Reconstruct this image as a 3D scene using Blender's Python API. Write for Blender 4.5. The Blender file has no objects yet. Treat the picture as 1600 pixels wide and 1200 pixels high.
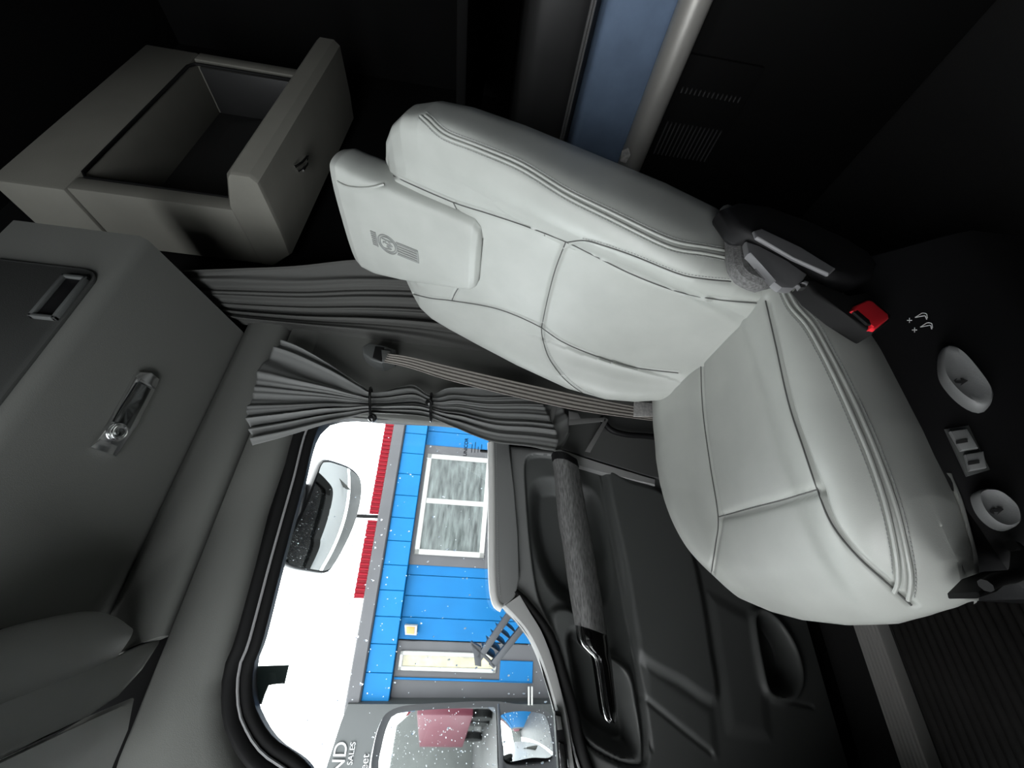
import bpy, bmesh, math, random
import numpy as np
from mathutils import Vector, Matrix
from mathutils.bvhtree import BVHTree
random.seed(7)
rng = np.random.default_rng(7)
SC = bpy.context.scene
COL = SC.collection

# ------------------------------------------------------------------ camera
# +X = rear of the truck, +Y = passenger side, +Z = up; the phone was held sideways
FPX = 610.0
CAM = np.array([0.0, 0.0, 1.05])
_yaw, _pit, _rol = math.radians(30), math.radians(5.4), math.radians(5.75)
DIR = np.array([math.sin(_yaw)*math.cos(_pit), math.cos(_yaw)*math.cos(_pit), -math.sin(_pit)])
_r0 = np.array([math.cos(_yaw), -math.sin(_yaw), 0.0])
_u0 = np.cross(_r0, DIR)
EX = math.cos(_rol)*-_u0 + math.sin(_rol)*_r0
EY = math.sin(_rol)*-_u0 - math.cos(_rol)*_r0
cd = bpy.data.cameras.new('camera')
cam = bpy.data.objects.new('camera', cd)
COL.objects.link(cam)
cd.sensor_fit = 'HORIZONTAL'
cd.sensor_width = 36.0
cd.lens = 36.0*FPX/1600.0
cd.clip_start = 0.02
cd.clip_end = 500
cam.matrix_world = Matrix(((EX[0], -EY[0], -DIR[0], CAM[0]), (EX[1], -EY[1], -DIR[1], CAM[1]),
                           (EX[2], -EY[2], -DIR[2], CAM[2]), (0, 0, 0, 1)))
SC.camera = cam

# ------------------------------------------------------------------ world, daylight, exposure
w = bpy.data.worlds.new('overcast_sky')
SC.world = w
w.use_nodes = True
nt = w.node_tree
bg = nt.nodes['Background']
tc = nt.nodes.new('ShaderNodeTexCoord')
sp = nt.nodes.new('ShaderNodeSeparateXYZ')
rp = nt.nodes.new('ShaderNodeValToRGB')
nt.links.new(tc.outputs['Generated'], sp.inputs[0])
nt.links.new(sp.outputs['Z'], rp.inputs[0])
nt.links.new(rp.outputs[0], bg.inputs['Color'])
rp.color_ramp.elements[0].color = (0.93, 0.97, 1.0, 1)
rp.color_ramp.elements[1].color = (1.0, 1.0, 1.0, 1)
bg.inputs['Strength'].default_value = 11.0


def portal(name, loc, rot, sx, sy):
    l = bpy.data.lights.new(name, 'AREA')
    l.shape = 'RECTANGLE'
    l.size, l.size_y = sx, sy
    o = bpy.data.objects.new(name, l)
    o.location, o.rotation_euler = loc, rot
    COL.objects.link(o)
    l.cycles.is_portal = True
    return o


portal('windshield_daylight', (-1.13, 0.1, 1.36), (0, -math.pi/2, 0), 0.85, 2.0)
portal('added_skylight_daylight', (-1.13, .18, 2.50), (0, -math.pi/2, 0), .52, 1.6)  # unseen skylight, added to light the front of the sleeper cabinet
portal('side_window_daylight', (-0.05, 1.26, 1.15), (-math.pi/2, 0, 0), 1.5, 0.95)
SC.view_settings.view_transform = 'Standard'
SC.view_settings.look = 'None'
SC.view_settings.gamma = 1.0
SC.view_settings.use_curve_mapping = False
SC.view_settings.exposure = 0.0
SC.cycles.max_bounces = 10
SC.cycles.diffuse_bounces = 5


# ------------------------------------------------------------------ helpers
def ray(x, y):
    return DIR + EX*(x-800.0)/FPX + EY*(y-600.0)/FPX


def on(x, y, n, d):
    """the point of the plane n.p = d that lies in the photograph's direction (x, y)"""
    r = ray(x, y)
    n = np.asarray(n, float)
    return CAM + r*((d-n @ CAM)/(n @ r))


def oX(p, v): return on(p[0], p[1], (1, 0, 0), v)
def oY(p, v): return on(p[0], p[1], (0, 1, 0), v)
def oZ(p, v): return on(p[0], p[1], (0, 0, 1), v)


def nz(v):
    v = np.asarray(v, float)
    return v/np.linalg.norm(v)


MATS = {}


def mat(name, col, rough=0.6, metal=0.0, bump=0.0, bscale=400.0, var=0.0, vscale=8.0, spec=0.5, emit=None, estr=0,
        coat=0.0, stretch=None, trans=0.0):
    if name in MATS:
        return MATS[name]
    m = bpy.data.materials.new(name)
    m.use_nodes = True
    t = m.node_tree
    b = t.nodes['Principled BSDF']
    b.inputs['Base Color'].default_value = (*col, 1)
    b.inputs['Roughness'].default_value = rough
    b.inputs['Metallic'].default_value = metal
    b.inputs['Specular IOR Level'].default_value = spec
    b.inputs['Coat Weight'].default_value = coat
    b.inputs['Transmission Weight'].default_value = trans
    if emit:
        b.inputs['Emission Color'].default_value = (*emit, 1)
        b.inputs['Emission Strength'].default_value = estr
    co = t.nodes.new('ShaderNodeTexCoord')
    src = co.outputs['Object']
    if stretch:
        mp = t.nodes.new('ShaderNodeMapping')
        mp.inputs['Scale'].default_value = stretch
        t.links.new(src, mp.inputs[0])
        src = mp.outputs[0]
    if var > 0:
        n = t.nodes.new('ShaderNodeTexNoise')
        n.inputs['Scale'].default_value = vscale
        n.inputs['Detail'].default_value = 5
        t.links.new(src, n.inputs['Vector'])
        r = t.nodes.new('ShaderNodeValToRGB')
        r.color_ramp.elements[0].position = 0.3
        r.color_ramp.elements[1].position = 0.7
        r.color_ramp.elements[0].color = (*[c*(1-var) for c in col], 1)
        r.color_ramp.elements[1].color = (*[min(1, c*(1+var)) for c in col], 1)
        t.links.new(n.outputs['Fac'], r.inputs[0])
        t.links.new(r.outputs[0], b.inputs['Base Color'])
    if bump > 0:
        n2 = t.nodes.new('ShaderNodeTexNoise')
        n2.inputs['Scale'].default_value = bscale
        n2.inputs['Detail'].default_value = 3
        t.links.new(src, n2.inputs['Vector'])
        bp = t.nodes.new('ShaderNodeBump')
        bp.inputs['Strength'].default_value = bump
        bp.inputs['Distance'].default_value = 0.002
        t.links.new(n2.outputs['Fac'], bp.inputs['Height'])
        t.links.new(bp.outputs[0], b.inputs['Normal'])
    MATS[name] = m
    return m


def link(name, me, m, parent=None):
    o = bpy.data.objects.new(name, me)
    COL.objects.link(o)
    if m is not None and not me.materials:
        for mm in (m if isinstance(m, (list, tuple)) else [m]):
            me.materials.append(mm)
    if parent is not None:
        o.parent = parent
        o.matrix_parent_inverse = parent.matrix_world.inverted()
    return o


def finish(bm, name, m, parent=None, ang=35, smooth=True):
    bmesh.ops.recalc_face_normals(bm, faces=bm.faces[:])
    a = math.radians(ang)
    for f in bm.faces:
        f.smooth = smooth
    if smooth:
        for e in bm.edges:
            if len(e.link_faces) == 2 and e.calc_face_angle(0) > a:
                e.smooth = False
    me = bpy.data.meshes.new(name)
    bm.to_mesh(me)
    bm.free()
    return link(name, me, m, parent)


def empty(name, loc):
    o = bpy.data.objects.new(name, None)
    o.empty_display_size = 0.05
    COL.objects.link(o)
    o.location = loc
    bpy.context.view_layer.update()
    return o


def tag(o, label, cat, group=None):
    o['label'] = label
    o['category'] = cat
    if group:
        o['group'] = group
    return o


def struct(o, label=None):
    o['kind'] = 'structure'
    if label:
        o['label'] = label
        o['category'] = 'structure'
    return o


def thing(name, loc, label, cat, group=None):
    return tag(empty(name, loc), label, cat, group)


def add_prism(bm, pts, vec, bevel=0.0, seg=2):
    """polygon pts (3-D) extruded along vec"""
    vec = np.asarray(vec, float)
    a = [bm.verts.new(tuple(p)) for p in pts]
    b = [bm.verts.new(tuple(np.asarray(p)+vec)) for p in pts]
    fs = [bm.faces.new(a), bm.faces.new(b[::-1])]
    n = len(a)
    for i in range(n):
        fs.append(bm.faces.new((a[i], b[i], b[(i+1) % n], a[(i+1) % n])))
    if bevel > 0:
        es = list({e for f in fs[:2] for e in f.edges})
        bmesh.ops.bevel(bm, geom=es, offset=bevel, segments=seg, affect='EDGES', profile=0.5, clamp_overlap=True)


def prism(name, pts, vec, m, parent=None, bevel=0.0, seg=2, ang=35):
    bm = bmesh.new()
    add_prism(bm, pts, vec, bevel, seg)
    return finish(bm, name, m, parent, ang)


def add_box(bm, c, s, bevel=0.0, seg=2, M=None):
    r = bmesh.ops.create_cube(bm, size=1.0)
    vs = r['verts']
    mm = Matrix.Translation(Vector(c)) @ (M if M is not None else Matrix()) @ Matrix.Diagonal((*s, 1))
    bmesh.ops.transform(bm, matrix=mm, verts=vs)
    if bevel > 0:
        es = list({e for v in vs for e in v.link_edges})
        bmesh.ops.bevel(bm, geom=es, offset=bevel, segments=seg, affect='EDGES', profile=0.5, clamp_overlap=True)


def box(name, c, s, m, parent=None, bevel=0.0, seg=2, M=None):
    bm = bmesh.new()
    add_box(bm, c, s, bevel, seg, M)
    return finish(bm, name, m, parent)


def spline(pts, n, closed=False):
    """Catmull-Rom through the points, resampled to n points evenly along it"""
    P = np.asarray(pts, float)
    k = len(P)
    out = []
    rngi = range(k) if closed else range(k-1)
    for i in rngi:
        if closed:
            p0, p1, p2, p3 = P[(i-1) % k], P[i], P[(i+1) % k], P[(i+2) % k]
        else:
            p0, p1, p2, p3 = P[max(i-1, 0)], P[i], P[i+1], P[min(i+2, k-1)]
        for t in np.linspace(0, 1, 16, endpoint=False):
            out.append(0.5*((2*p1)+(-p0+p2)*t+(2*p0-5*p1+4*p2-p3)*t*t+(-p0+3*p1-3*p2+p3)*t**3))
    out.append(P[0] if closed else P[-1])
    out = np.array(out)
    return resample(out, n, closed)


def resample(out, n, closed=False):
    out = np.asarray(out, float)
    s = np.r_[0, np.cumsum(np.linalg.norm(np.diff(out, axis=0), axis=1))]
    q = np.linspace(0, s[-1], n+1 if closed else n)
    r = np.stack([np.interp(q, s, out[:, j]) for j in range(out.shape[1])], 1)
    return r[:-1] if closed else r


def add_tube(bm, pts, r, seg=8, closed=False, cap=True, flat=None):
    P = np.asarray(pts, float)
    n = len(P)
    rr = np.broadcast_to(np.asarray(r, float), (n,))
    T = np.gradient(P, axis=0)
    if closed:
        T = np.roll(P, -1, 0)-np.roll(P, 1, 0)
    T /= np.linalg.norm(T, axis=1)[:, None]+1e-12
    up = np.array([0, 0, 1.0]) if abs(T[0][2]) < .9 else np.array([1.0, 0, 0])
    N = up-T[0]*(up @ T[0])
    N /= np.linalg.norm(N)
    rings = []
    for i in range(n):
        N = N-T[i]*(N @ T[i])
        N /= np.linalg.norm(N)
        B = np.cross(T[i], N)
        ring = []
        for j in range(seg):
            a = 2*math.pi*j/seg
            ring.append(bm.verts.new(tuple(P[i]+rr[i]*(math.cos(a)*N+math.sin(a)*B))))
        rings.append(ring)
    for i in range(n if closed else n-1):
        a, b = rings[i], rings[(i+1) % n]
        for j in range(seg):
            bm.faces.new((a[j], a[(j+1) % seg], b[(j+1) % seg], b[j]))
    if cap and not closed:
        bm.faces.new(rings[0][::-1])
        bm.faces.new(rings[-1])


def tube(name, pts, r, m, parent=None, seg=8, closed=False):
    bm = bmesh.new()
    add_tube(bm, pts, r, seg, closed)
    return finish(bm, name, m, parent, 50)


def grid_mesh(name, V, m, parent=None, wrap=False, caps=False, ang=60, thick=0.0):
    """V: (rows, cols, 3)"""
    R, K = V.shape[:2]
    vs = V.reshape(-1, 3)
    fs = []
    for i in range(R-1):
        for j in range(K if wrap else K-1):
            j2 = (j+1) % K
            fs.append((i*K+j, i*K+j2, (i+1)*K+j2, (i+1)*K+j))
    if caps:
        fs.append(tuple(range(K))[::-1])
        fs.append(tuple((R-1)*K+j for j in range(K)))
    me = bpy.data.meshes.new(name)
    me.from_pydata([tuple(v) for v in vs], [], fs)
    bm = bmesh.new()
    bm.from_mesh(me)
    bpy.data.meshes.remove(me)
    o = finish(bm, name, m, parent, ang)
    if thick:
        sm = o.modifiers.new('thickness', 'SOLIDIFY')
        sm.thickness = thick
        sm.offset = 0
    return o


def polydist(Q, poly, closed=False):
    """distance of points Q (n,d) to a polyline"""
    P = np.asarray(poly, float)
    if closed:
        P = np.vstack([P, P[:1]])
    best = np.full(len(Q), 1e9)
    for a, b in zip(P[:-1], P[1:]):
        ab = b-a
        L = ab @ ab+1e-15
        t = np.clip(((Q-a) @ ab)/L, 0, 1)
        d = np.linalg.norm(Q-(a+t[:, None]*ab), axis=1)
        best = np.minimum(best, d)
    return best


def inside(Q, poly):
    P = np.asarray(poly, float)
    x, y = Q[:, 0], Q[:, 1]
    c = np.zeros(len(Q), bool)
    j = len(P)-1
    for i in range(len(P)):
        xi, yi = P[i]
        xj, yj = P[j]
        k = ((yi > y) != (yj > y)) & (x < (xj-xi)*(y-yi)/(yj-yi+1e-15)+xi)
        c ^= k
        j = i
    return c


def sdist(Q, poly):
    d = polydist(Q, poly, True)
    return np.where(inside(Q, poly), -d, d)


def sstep(x):
    x = np.clip(x, 0, 1)
    return x*x*(3-2*x)


def grid_normals(V, wrap=False):
    if wrap:
        du = np.roll(V, -1, 1)-np.roll(V, 1, 1)
    else:
        du = np.gradient(V, axis=1)
    dv = np.gradient(V, axis=0)
    n = np.cross(du, dv)
    return n/(np.linalg.norm(n, axis=2)[:, :, None]+1e-12)


def grid_bvh(V, wrap=False):
    R, K = V.shape[:2]
    fs = []
    for i in range(R-1):
        for j in range(K if wrap else K-1):
            j2 = (j+1) % K
            fs.append((i*K+j, i*K+j2, (i+1)*K+j2, (i+1)*K+j))
    return BVHTree.FromPolygons([tuple(v) for v in V.reshape(-1, 3)], fs)


def trace(bvh, pix, n=150, off=0.0, smooth=True):
    """a seam seen in the photograph, found on the surface of the part it runs on"""
    q = spline(pix, n) if smooth else resample(pix, n)
    out = []
    for x, y in q:
        h = bvh.ray_cast(Vector(CAM), Vector(ray(x, y)).normalized())
        if h[0] is not None:
            nn = np.array(h[1])
            if nn @ ray(x, y) > 0:
                nn = -nn
            out.append(np.array(h[0])+nn*off)
    return np.array(out)


def text_obj(name, s, size, M, m, parent=None, depth=0.002, bold=0.0, align='LEFT'):
    cu = bpy.data.curves.new(name, 'FONT')
    cu.body = s
    cu.size = size
    cu.extrude = depth
    cu.offset = bold
    cu.align_x = align
    t = bpy.data.objects.new(name, cu)
    COL.objects.link(t)
    dg = bpy.context.evaluated_depsgraph_get()
    me = bpy.data.meshes.new_from_object(t.evaluated_get(dg))
    bpy.data.objects.remove(t)
    bpy.data.curves.remove(cu)
    me.transform(M)
    return link(name, me, m, parent)


def frame_M(o, x, y, z):
    return Matrix(((x[0], y[0], z[0], o[0]), (x[1], y[1], z[1], o[1]), (x[2], y[2], z[2], o[2]), (0, 0, 0, 1)))


def add_stitches(bm, path, step=0.0052, length=0.0036, r=0.0007):
    L = np.linalg.norm(np.diff(path, axis=0), axis=1).sum()
    q = resample(path, max(4, int(L/step)))
    for i in range(len(q)-1):
        d = nz(q[i+1]-q[i])
        c = q[i]
        add_tube(bm, [c-d*length/2, c, c+d*length/2], [r*.6, r, r*.6], 5)


# ------------------------------------------------------------------ materials
LEATHER = mat('grey_leather', (.40, .415, .39), .42, bump=.10, bscale=900, var=.05, vscale=14, spec=.5)
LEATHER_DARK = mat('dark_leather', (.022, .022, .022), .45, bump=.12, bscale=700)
THREAD = mat('grey_thread', (.30, .31, .30), .7)
SEAM = mat('seam_cord', (.09, .092, .088), .7)
PLASTIC = mat('black_plastic', (.008, .008, .0085), .5, spec=.2, bump=.1, bscale=900)
PLASTIC_G = mat('charcoal_plastic', (.078, .082, .080), .5, bump=.15, bscale=800)
PLASTIC_M = mat('grey_plastic_trim', (.085, .087, .084), .55, bump=.15, bscale=800)
SILL_LIT = mat('lit_sill_trim', (.62, .62, .60), .5)  # window light on the sill edge, put into a paler colour
PADM = mat('sill_pad_vinyl', (.165, .168, .165), .5, bump=.12, bscale=800)
PLASTIC_L = mat('light_grey_trim', (.36, .362, .355), .5, bump=.1, bscale=800)
HEADLINER = mat('grey_headliner', (.118, .120, .110), .85, bump=.25, bscale=600)
HEADLINER_D = mat('dark_headliner', (.045, .047, .044), .85, bump=.25, bscale=600)
RUBBER = mat('black_rubber', (.006, .006, .006), .7, spec=.2)
MATTE = mat('matte_black_panel', (.004, .004, .004), .9, spec=.15)
CHROME = mat('chrome', (.9, .9, .9), .2, 1.0)
STEEL = mat('brushed_metal', (.50, .50, .48), .5, .3, bump=.1, bscale=300, stretch=(1, 40, 40))
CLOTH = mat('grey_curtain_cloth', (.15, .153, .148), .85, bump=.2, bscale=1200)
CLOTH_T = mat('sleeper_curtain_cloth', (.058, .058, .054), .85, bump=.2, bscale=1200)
FELT = mat('grey_felt', (.14, .14, .138), .95, bump=.6, bscale=500, var=.35, vscale=260)
WEBBING = mat('belt_webbing', (.27, .25, .225), .8, bump=.2, bscale=900)
RED = mat('red_button', (.92, .03, .045), .3)
WHITE_INK = mat('white_ink', (.75, .75, .75), .6)
LABEL = mat('cloth_label', (.55, .54, .52), .8, var=.25, vscale=120)
KNOB = mat('grey_knob', (.20, .205, .205), .5, bump=.1, bscale=700)
GLASS = bpy.data.materials.new('side_window_glass')
GLASS.use_nodes = True
_t = GLASS.node_tree
_t.nodes.remove(_t.nodes['Principled BSDF'])
_tr = _t.nodes.new('ShaderNodeBsdfTransparent')
_tr.inputs[0].default_value = (.93, .95, .95, 1)
_gl = _t.nodes.new('ShaderNodeBsdfGlossy')
_gl.inputs['Roughness'].default_value = 0.0
_fr = _t.nodes.new('ShaderNodeFresnel')
_fr.inputs['IOR'].default_value = 1.45
_mx = _t.nodes.new('ShaderNodeMixShader')
_t.links.new(_fr.outputs[0], _mx.inputs[0])
_t.links.new(_tr.outputs[0], _mx.inputs[1])
_t.links.new(_gl.outputs[0], _mx.inputs[2])
_t.links.new(_mx.outputs[0], _t.nodes['Material Output'].inputs[0])

# ------------------------------------------------------------------ cab shell (the setting)
def wall_with_hole(name, outer, hole, y0, y1, m):
    bm = bmesh.new()
    loops = []
    for lp in (outer, hole):
        vs = [bm.verts.new((p[0], y0, p[1])) for p in lp]
        for i in range(len(vs)):
            bm.edges.new((vs[i], vs[(i+1) % len(vs)]))
        loops.append(vs)
    bmesh.ops.triangle_fill(bm, use_beauty=True, use_dissolve=False, edges=bm.edges[:])
    r = bmesh.ops.extrude_face_region(bm, geom=bm.faces[:])
    for v in r['geom']:
        if isinstance(v, bmesh.types.BMVert):
            v.co.y = y1
    return finish(bm, name, m, None, 30)


YW = 1.17        # plane of the window opening
win_px_top = [(600, 656), (530, 652), (498, 667), (474, 756), (444, 868), (411, 999), (396, 1042), (396, 1091),
              (406, 1120), (429, 1153), (487, 1200)]
win_top = [oY(p, YW)[[0, 2]] for p in win_px_top]
win_front = [np.array(p) for p in ((-.42, 1.22), (-.56, 1.06), (-.70, .88), (-.78, .74), (-.70, .66), (-.52, .66))]
win_sill_px = [(885, 1200), (865, 1110), (850, 1060), (835, 1010), (800, 962), (776, 938), (768, 890), (765, 800),
               (765, 702), (763, 684), (752, 668), (700, 661)]
win_sill = [oY(p, YW)[[0, 2]] for p in win_sill_px]
WIN = spline(win_top+win_front+win_sill, 160, closed=True)
ctr = WIN.mean(0)


def offs(poly, d):
    P = np.asarray(poly)
    T = np.roll(P, -1, 0)-np.roll(P, 1, 0)
    T /= np.linalg.norm(T, axis=1)[:, None]
    N = np.stack([T[:, 1], -T[:, 0]], 1)
    if ((P+N*.001-ctr)**2).sum() < ((P-ctr)**2).sum():
        N = -N
    return P+N*d


WIN_O = offs(WIN, .040)
_keep = [tuple(p) for p in WIN_O if p[1] > 1.0 or (p[0] < -.55 and p[1] > .78)]
_cut = max(i for i, p in enumerate(_keep) if p[0] < -.55)+1
DOOR_O = _keep[:_cut]+[(-.80, .72), (-.80, .045), (.475, .045), (.475, .97)]+_keep[_cut:]
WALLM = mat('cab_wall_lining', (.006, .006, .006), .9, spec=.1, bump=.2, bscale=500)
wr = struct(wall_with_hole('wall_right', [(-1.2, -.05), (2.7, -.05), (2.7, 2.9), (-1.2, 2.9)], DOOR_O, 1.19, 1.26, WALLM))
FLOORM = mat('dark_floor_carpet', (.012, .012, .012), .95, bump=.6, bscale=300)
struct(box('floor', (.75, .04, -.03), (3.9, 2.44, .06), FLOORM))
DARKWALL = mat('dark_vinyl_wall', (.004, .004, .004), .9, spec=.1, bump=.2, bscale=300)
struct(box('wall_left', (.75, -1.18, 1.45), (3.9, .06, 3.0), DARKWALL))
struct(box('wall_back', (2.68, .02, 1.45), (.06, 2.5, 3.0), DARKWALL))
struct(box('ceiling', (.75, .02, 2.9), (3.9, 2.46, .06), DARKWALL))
bm = bmesh.new()
add_box(bm, (-1.18, 0, .46), (.06, 2.36, .98))
add_box(bm, (-1.18, 0, 2.0), (.06, 2.36, .50))
add_box(bm, (-1.18, 0, 2.79), (.06, 2.36, .24))  # top of the added skylight opening
add_box(bm, (-1.18, 1.08, 2.50), (.06, .20, .52))
add_box(bm, (-1.18, -.90, 2.50), (.06, .56, .52))
add_box(bm, (-1.18, 1.15, 1.35), (.06, .14, .9))
add_box(bm, (-1.18, -1.08, 1.35), (.06, .14, .9))
add_box(bm, (-1.18, 0.02, 1.35), (.04, .05, .9))
struct(finish(bm, 'wall_front', DARKWALL))
# dashboard under the windshield, ahead of the frame
bm = bmesh.new()
add_prism(bm, [(-1.15, -1.12, .05), (-.80, -1.12, .05), (-.70, -1.12, .55), (-.72, -1.12, .86), (-.80, -1.12, .93), (-1.15, -1.12, .98)],
          (0, 2.26, 0), .02)
add_prism(bm, [(-1.15, -1.12, .9), (-.72, -1.12, .86), (-.66, -1.12, 1.00), (-.72, -1.12, 1.13), (-.80, -1.12, 1.16), (-1.0, -1.12, 1.10), (-1.15, -1.12, 1.0)],
          (0, 1.25, 0), .02)  # unseen driver-side hump, raised to keep light off the seat's near side
t = struct(finish(bm, 'trim_dashboard', PLASTIC_G))

# headers above the side window
bm = bmesh.new()
hp = [(1.19, 1.70), (1.15, 1.70), (1.135, 1.715), (1.132, 1.76), (1.138, 1.80), (1.15, 1.825), (1.19, 1.83)]
V = [[(x-(z-1.69)*.5*k, y, z) for y, z in hp] for x, k in ((-.082, 1), (-.05, .5), (.80, 0))]
struct(grid_mesh('trim_upper_header', np.array(V), HEADLINER, None, wrap=True, caps=True, ang=60))
V = []
for x in np.linspace(-.60, .80, 70):
    zt = 1.688
    row = []
    for s, (dy, k) in ((0, (0.04, 0)), (0, (.008, 0)), (0, (0, .05)), (1, (-.004, .4)), (1, (-.002, .75)), (1, (.012, .93)), (1, (.04, 1))):
        pz = np.interp(x, [-.62, -.50, -.42, -.33, -.29, -.24, -.17, -.087, 0, .2, .8], [1.12, 1.25, 1.33, 1.43, 1.47, 1.51, 1.545, 1.555, 1.56, 1.578, 1.578])
        zt = 1.688-max(0, -.30-x)*.15
        row.append((x, 1.15+dy, zt+(pz-zt)*k))
    V.append(row)
struct(grid_mesh('trim_lower_header', np.array(V), HEADLINER, None, wrap=True, caps=True, ang=50))

# window surround, rubber gasket and pane
w1 = struct(empty('window_1', (0, 1.2, 1.1)))
rows = []
for d, y in ((.036, 1.288), (.014, 1.21), (.003, 1.180), (.0, 1.168), (.010, 1.160), (.022, 1.163), (.028, 1.168), (.034, 1.160), (.046, 1.150), (.056, 1.155), (.060, 1.19)):
    q = offs(WIN, d)
    rows.append([(p[0], y, p[1]) for p in q])
grid_mesh('gasket', np.array(rows), RUBBER, w1, wrap=True, ang=70)
q = offs(WIN, .026)
bm = bmesh.new()
add_tube(bm, [(p[0], 1.160, p[1]) for p in q], .0032, 6, closed=True)
finish(bm, 'bright_strip', mat('strip_grey', (.30, .30, .30), .35), w1)
q = offs(WIN, .022)
pane = prism('pane', [(p[0], 1.215, p[1]) for p in q], (0, .004, 0), GLASS, w1)
# raindrops on the outside of the pane: nobody could count them
bm = bmesh.new()
DROP = mat('water_drop', (.9, .93, .95), .03, spec=.5, trans=.6)
lo, hi = WIN.min(0), WIN.max(0)
cnt = 0
while cnt < 420:
    p = lo+rng.random(2)*(hi-lo)
    if not inside(p[None], WIN)[0] or rng.random() > .35+.65*(p[0] < .2):
        continue
    r = .0009+.0018*rng.random()**3
    el = 1+1.2*rng.random()
    a = rng.random()*.8+1.0
    ret = bmesh.ops.create_icosphere(bm, subdivisions=1, radius=1)
    Mx = Matrix.Translation((p[0], 1.219, p[1])) @ Matrix.Rotation(a, 4, 'Y') @ Matrix.Diagonal((r*el, r*.45, r, 1))
    bmesh.ops.transform(bm, matrix=Mx, verts=ret['verts'])
    cnt += 1
dr = finish(bm, 'raindrops', DROP, w1)
dr['kind'] = 'stuff'
# etched maker's mark in the pane's rear lower corner
_p = oY((731, 706), 1.212)
text_obj('glass_marking', 'UNICOR', .016, frame_M(oY((729, 713), 1.2135), (1, 0, 0), (0, 0, 1), (0, -1, 0)), mat('black_ink', (.01, .01, .02), .6), w1, .0003, .0004)
bm = bmesh.new()
for k, ln in enumerate((.028, .036, .022, .030)):
    c = oY((737+k*5, 704), 1.2135)
    for j in range(int(ln/.004)):
        add_box(bm, (c[0]-.005+j*.004, 1.2133, c[2]), (.0026, .0004, .0035))
finish(bm, 'glass_fine_print', MATS['black_ink'], w1)['kind'] = 'stuff'

# ------------------------------------------------------------------ passenger door
d1 = struct(empty('door_1', (-.15, 1.17, .05)))
YD = 1.165
belt = [oY(p, YD)[[0, 2]] for p in ((766, 672), (768, 760), (771, 860), (778, 930), (790, 955), (808, 972), (832, 1005), (850, 1050), (866, 1100), (880, 1150), (889, 1200))]
belt += [np.array((-.50, .63)), np.array((-.75, .60))]
belt = np.array(belt)[np.argsort([b[0] for b in belt])]


def U(px, y=YD):
    return np.array([oY(p, y)[[0, 2]] for p in px])


nx, nzz = 300, 300
xs = np.linspace(-.75, .455, nx)
zt = np.interp(xs, belt[:, 0], belt[:, 1])
zb = np.full(nx, .06)
tt = np.linspace(0, 1, nzz)
Xg, Tg = np.meshgrid(xs, tt)
Zg = zb[None]+(zt-zb)[None]*Tg
Q = np.stack([Xg.ravel(), Zg.ravel()], 1)
h = np.zeros(len(Q))


def soft_in(poly, wdt):
    return sstep(.5-sdist(Q, poly)/wdt/2)


def groove(line, depth, wdt):
    global h
    h -= depth*np.exp(-(polydist(Q, line)/wdt)**2)


# recessed field behind the pull, with its rounded outline
R1 = spline(U([(833, 712), (866, 713), (905, 722), (941, 736), (950, 790), (965, 870), (985, 980), (1003, 1085), (1012, 1160), (1005, 1196),
               (960, 1190), (905, 1150), (884, 1065), (870, 995), (857, 965), (841, 925), (830, 850), (824, 780), (822, 725)]), 160, True)
h -= .016*soft_in(R1, .006)
groove(np.vstack([R1, R1[:1]]), .005, .0035)
C1 = spline(U([(842, 768), (852, 757), (880, 757), (915, 768), (932, 795), (941, 850), (946, 915), (930, 935), (895, 930), (868, 905), (850, 860), (841, 810)]), 100, True)
h -= .055*sstep(.55-sdist(Q, C1)/.055)
C2o = spline(U([(862, 962), (872, 950), (893, 952), (912, 975), (945, 1020), (972, 1036), (990, 1065), (1005, 1170), (996, 1193), (955, 1182), (902, 1141), (882, 1060), (868, 1000)]), 120, True)
h += .020*soft_in(C2o, .008)
C2i = spline(U([(893, 998), (903, 990), (925, 1010), (955, 1042), (972, 1062), (980, 1100), (990, 1150), (985, 1172), (960, 1168), (915, 1133), (905, 1080), (897, 1030)]), 100, True)
h -= .065*sstep(.6-sdist(Q, C2i)/.03)
# soft lower panel with its creases
P1 = spline(U([(946, 742), (985, 752), (1040, 775), (1075, 850), (1095, 930), (1108, 1010), (1116, 1092), (1060, 1062), (1000, 1026), (990, 985), (972, 880)]), 120, True)
h += .016*sstep(.5-sdist(Q, P1)/.03)
P2 = U([(1108, 930), (1168, 965), (1190, 1060), (1200, 1150), (1140, 1140), (1128, 1060)])
h += .006*sstep(.5-sdist(Q, P2)/.035)
P3 = U([(1008, 1040), (1110, 1108), (1118, 1180), (1100, 1168), (1008, 1092)])
h += .006*sstep(.5-sdist(Q, P3)/.03)
groove(U([(941, 736), (972, 880), (992, 1016), (1008, 1100), (1018, 1170)]), .006, .004)
groove(U([(1005, 1090), (1060, 1135), (1110, 1175)]), .006, .006)
# map pocket low on the door
C3 = spline(U([(1185, 970), (1205, 975), (1228, 1010), (1238, 1050), (1230, 1072), (1212, 1076), (1200, 1060)]), 60, True)
h -= .05*sstep(.55-sdist(Q, C3)/.02)
h += .016*np.exp(-((sdist(Q, C3)-.018)/.010)**2)
groove(U([(1200, 1090), (1240, 1098), (1270, 1105)]), .005, .004)
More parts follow.
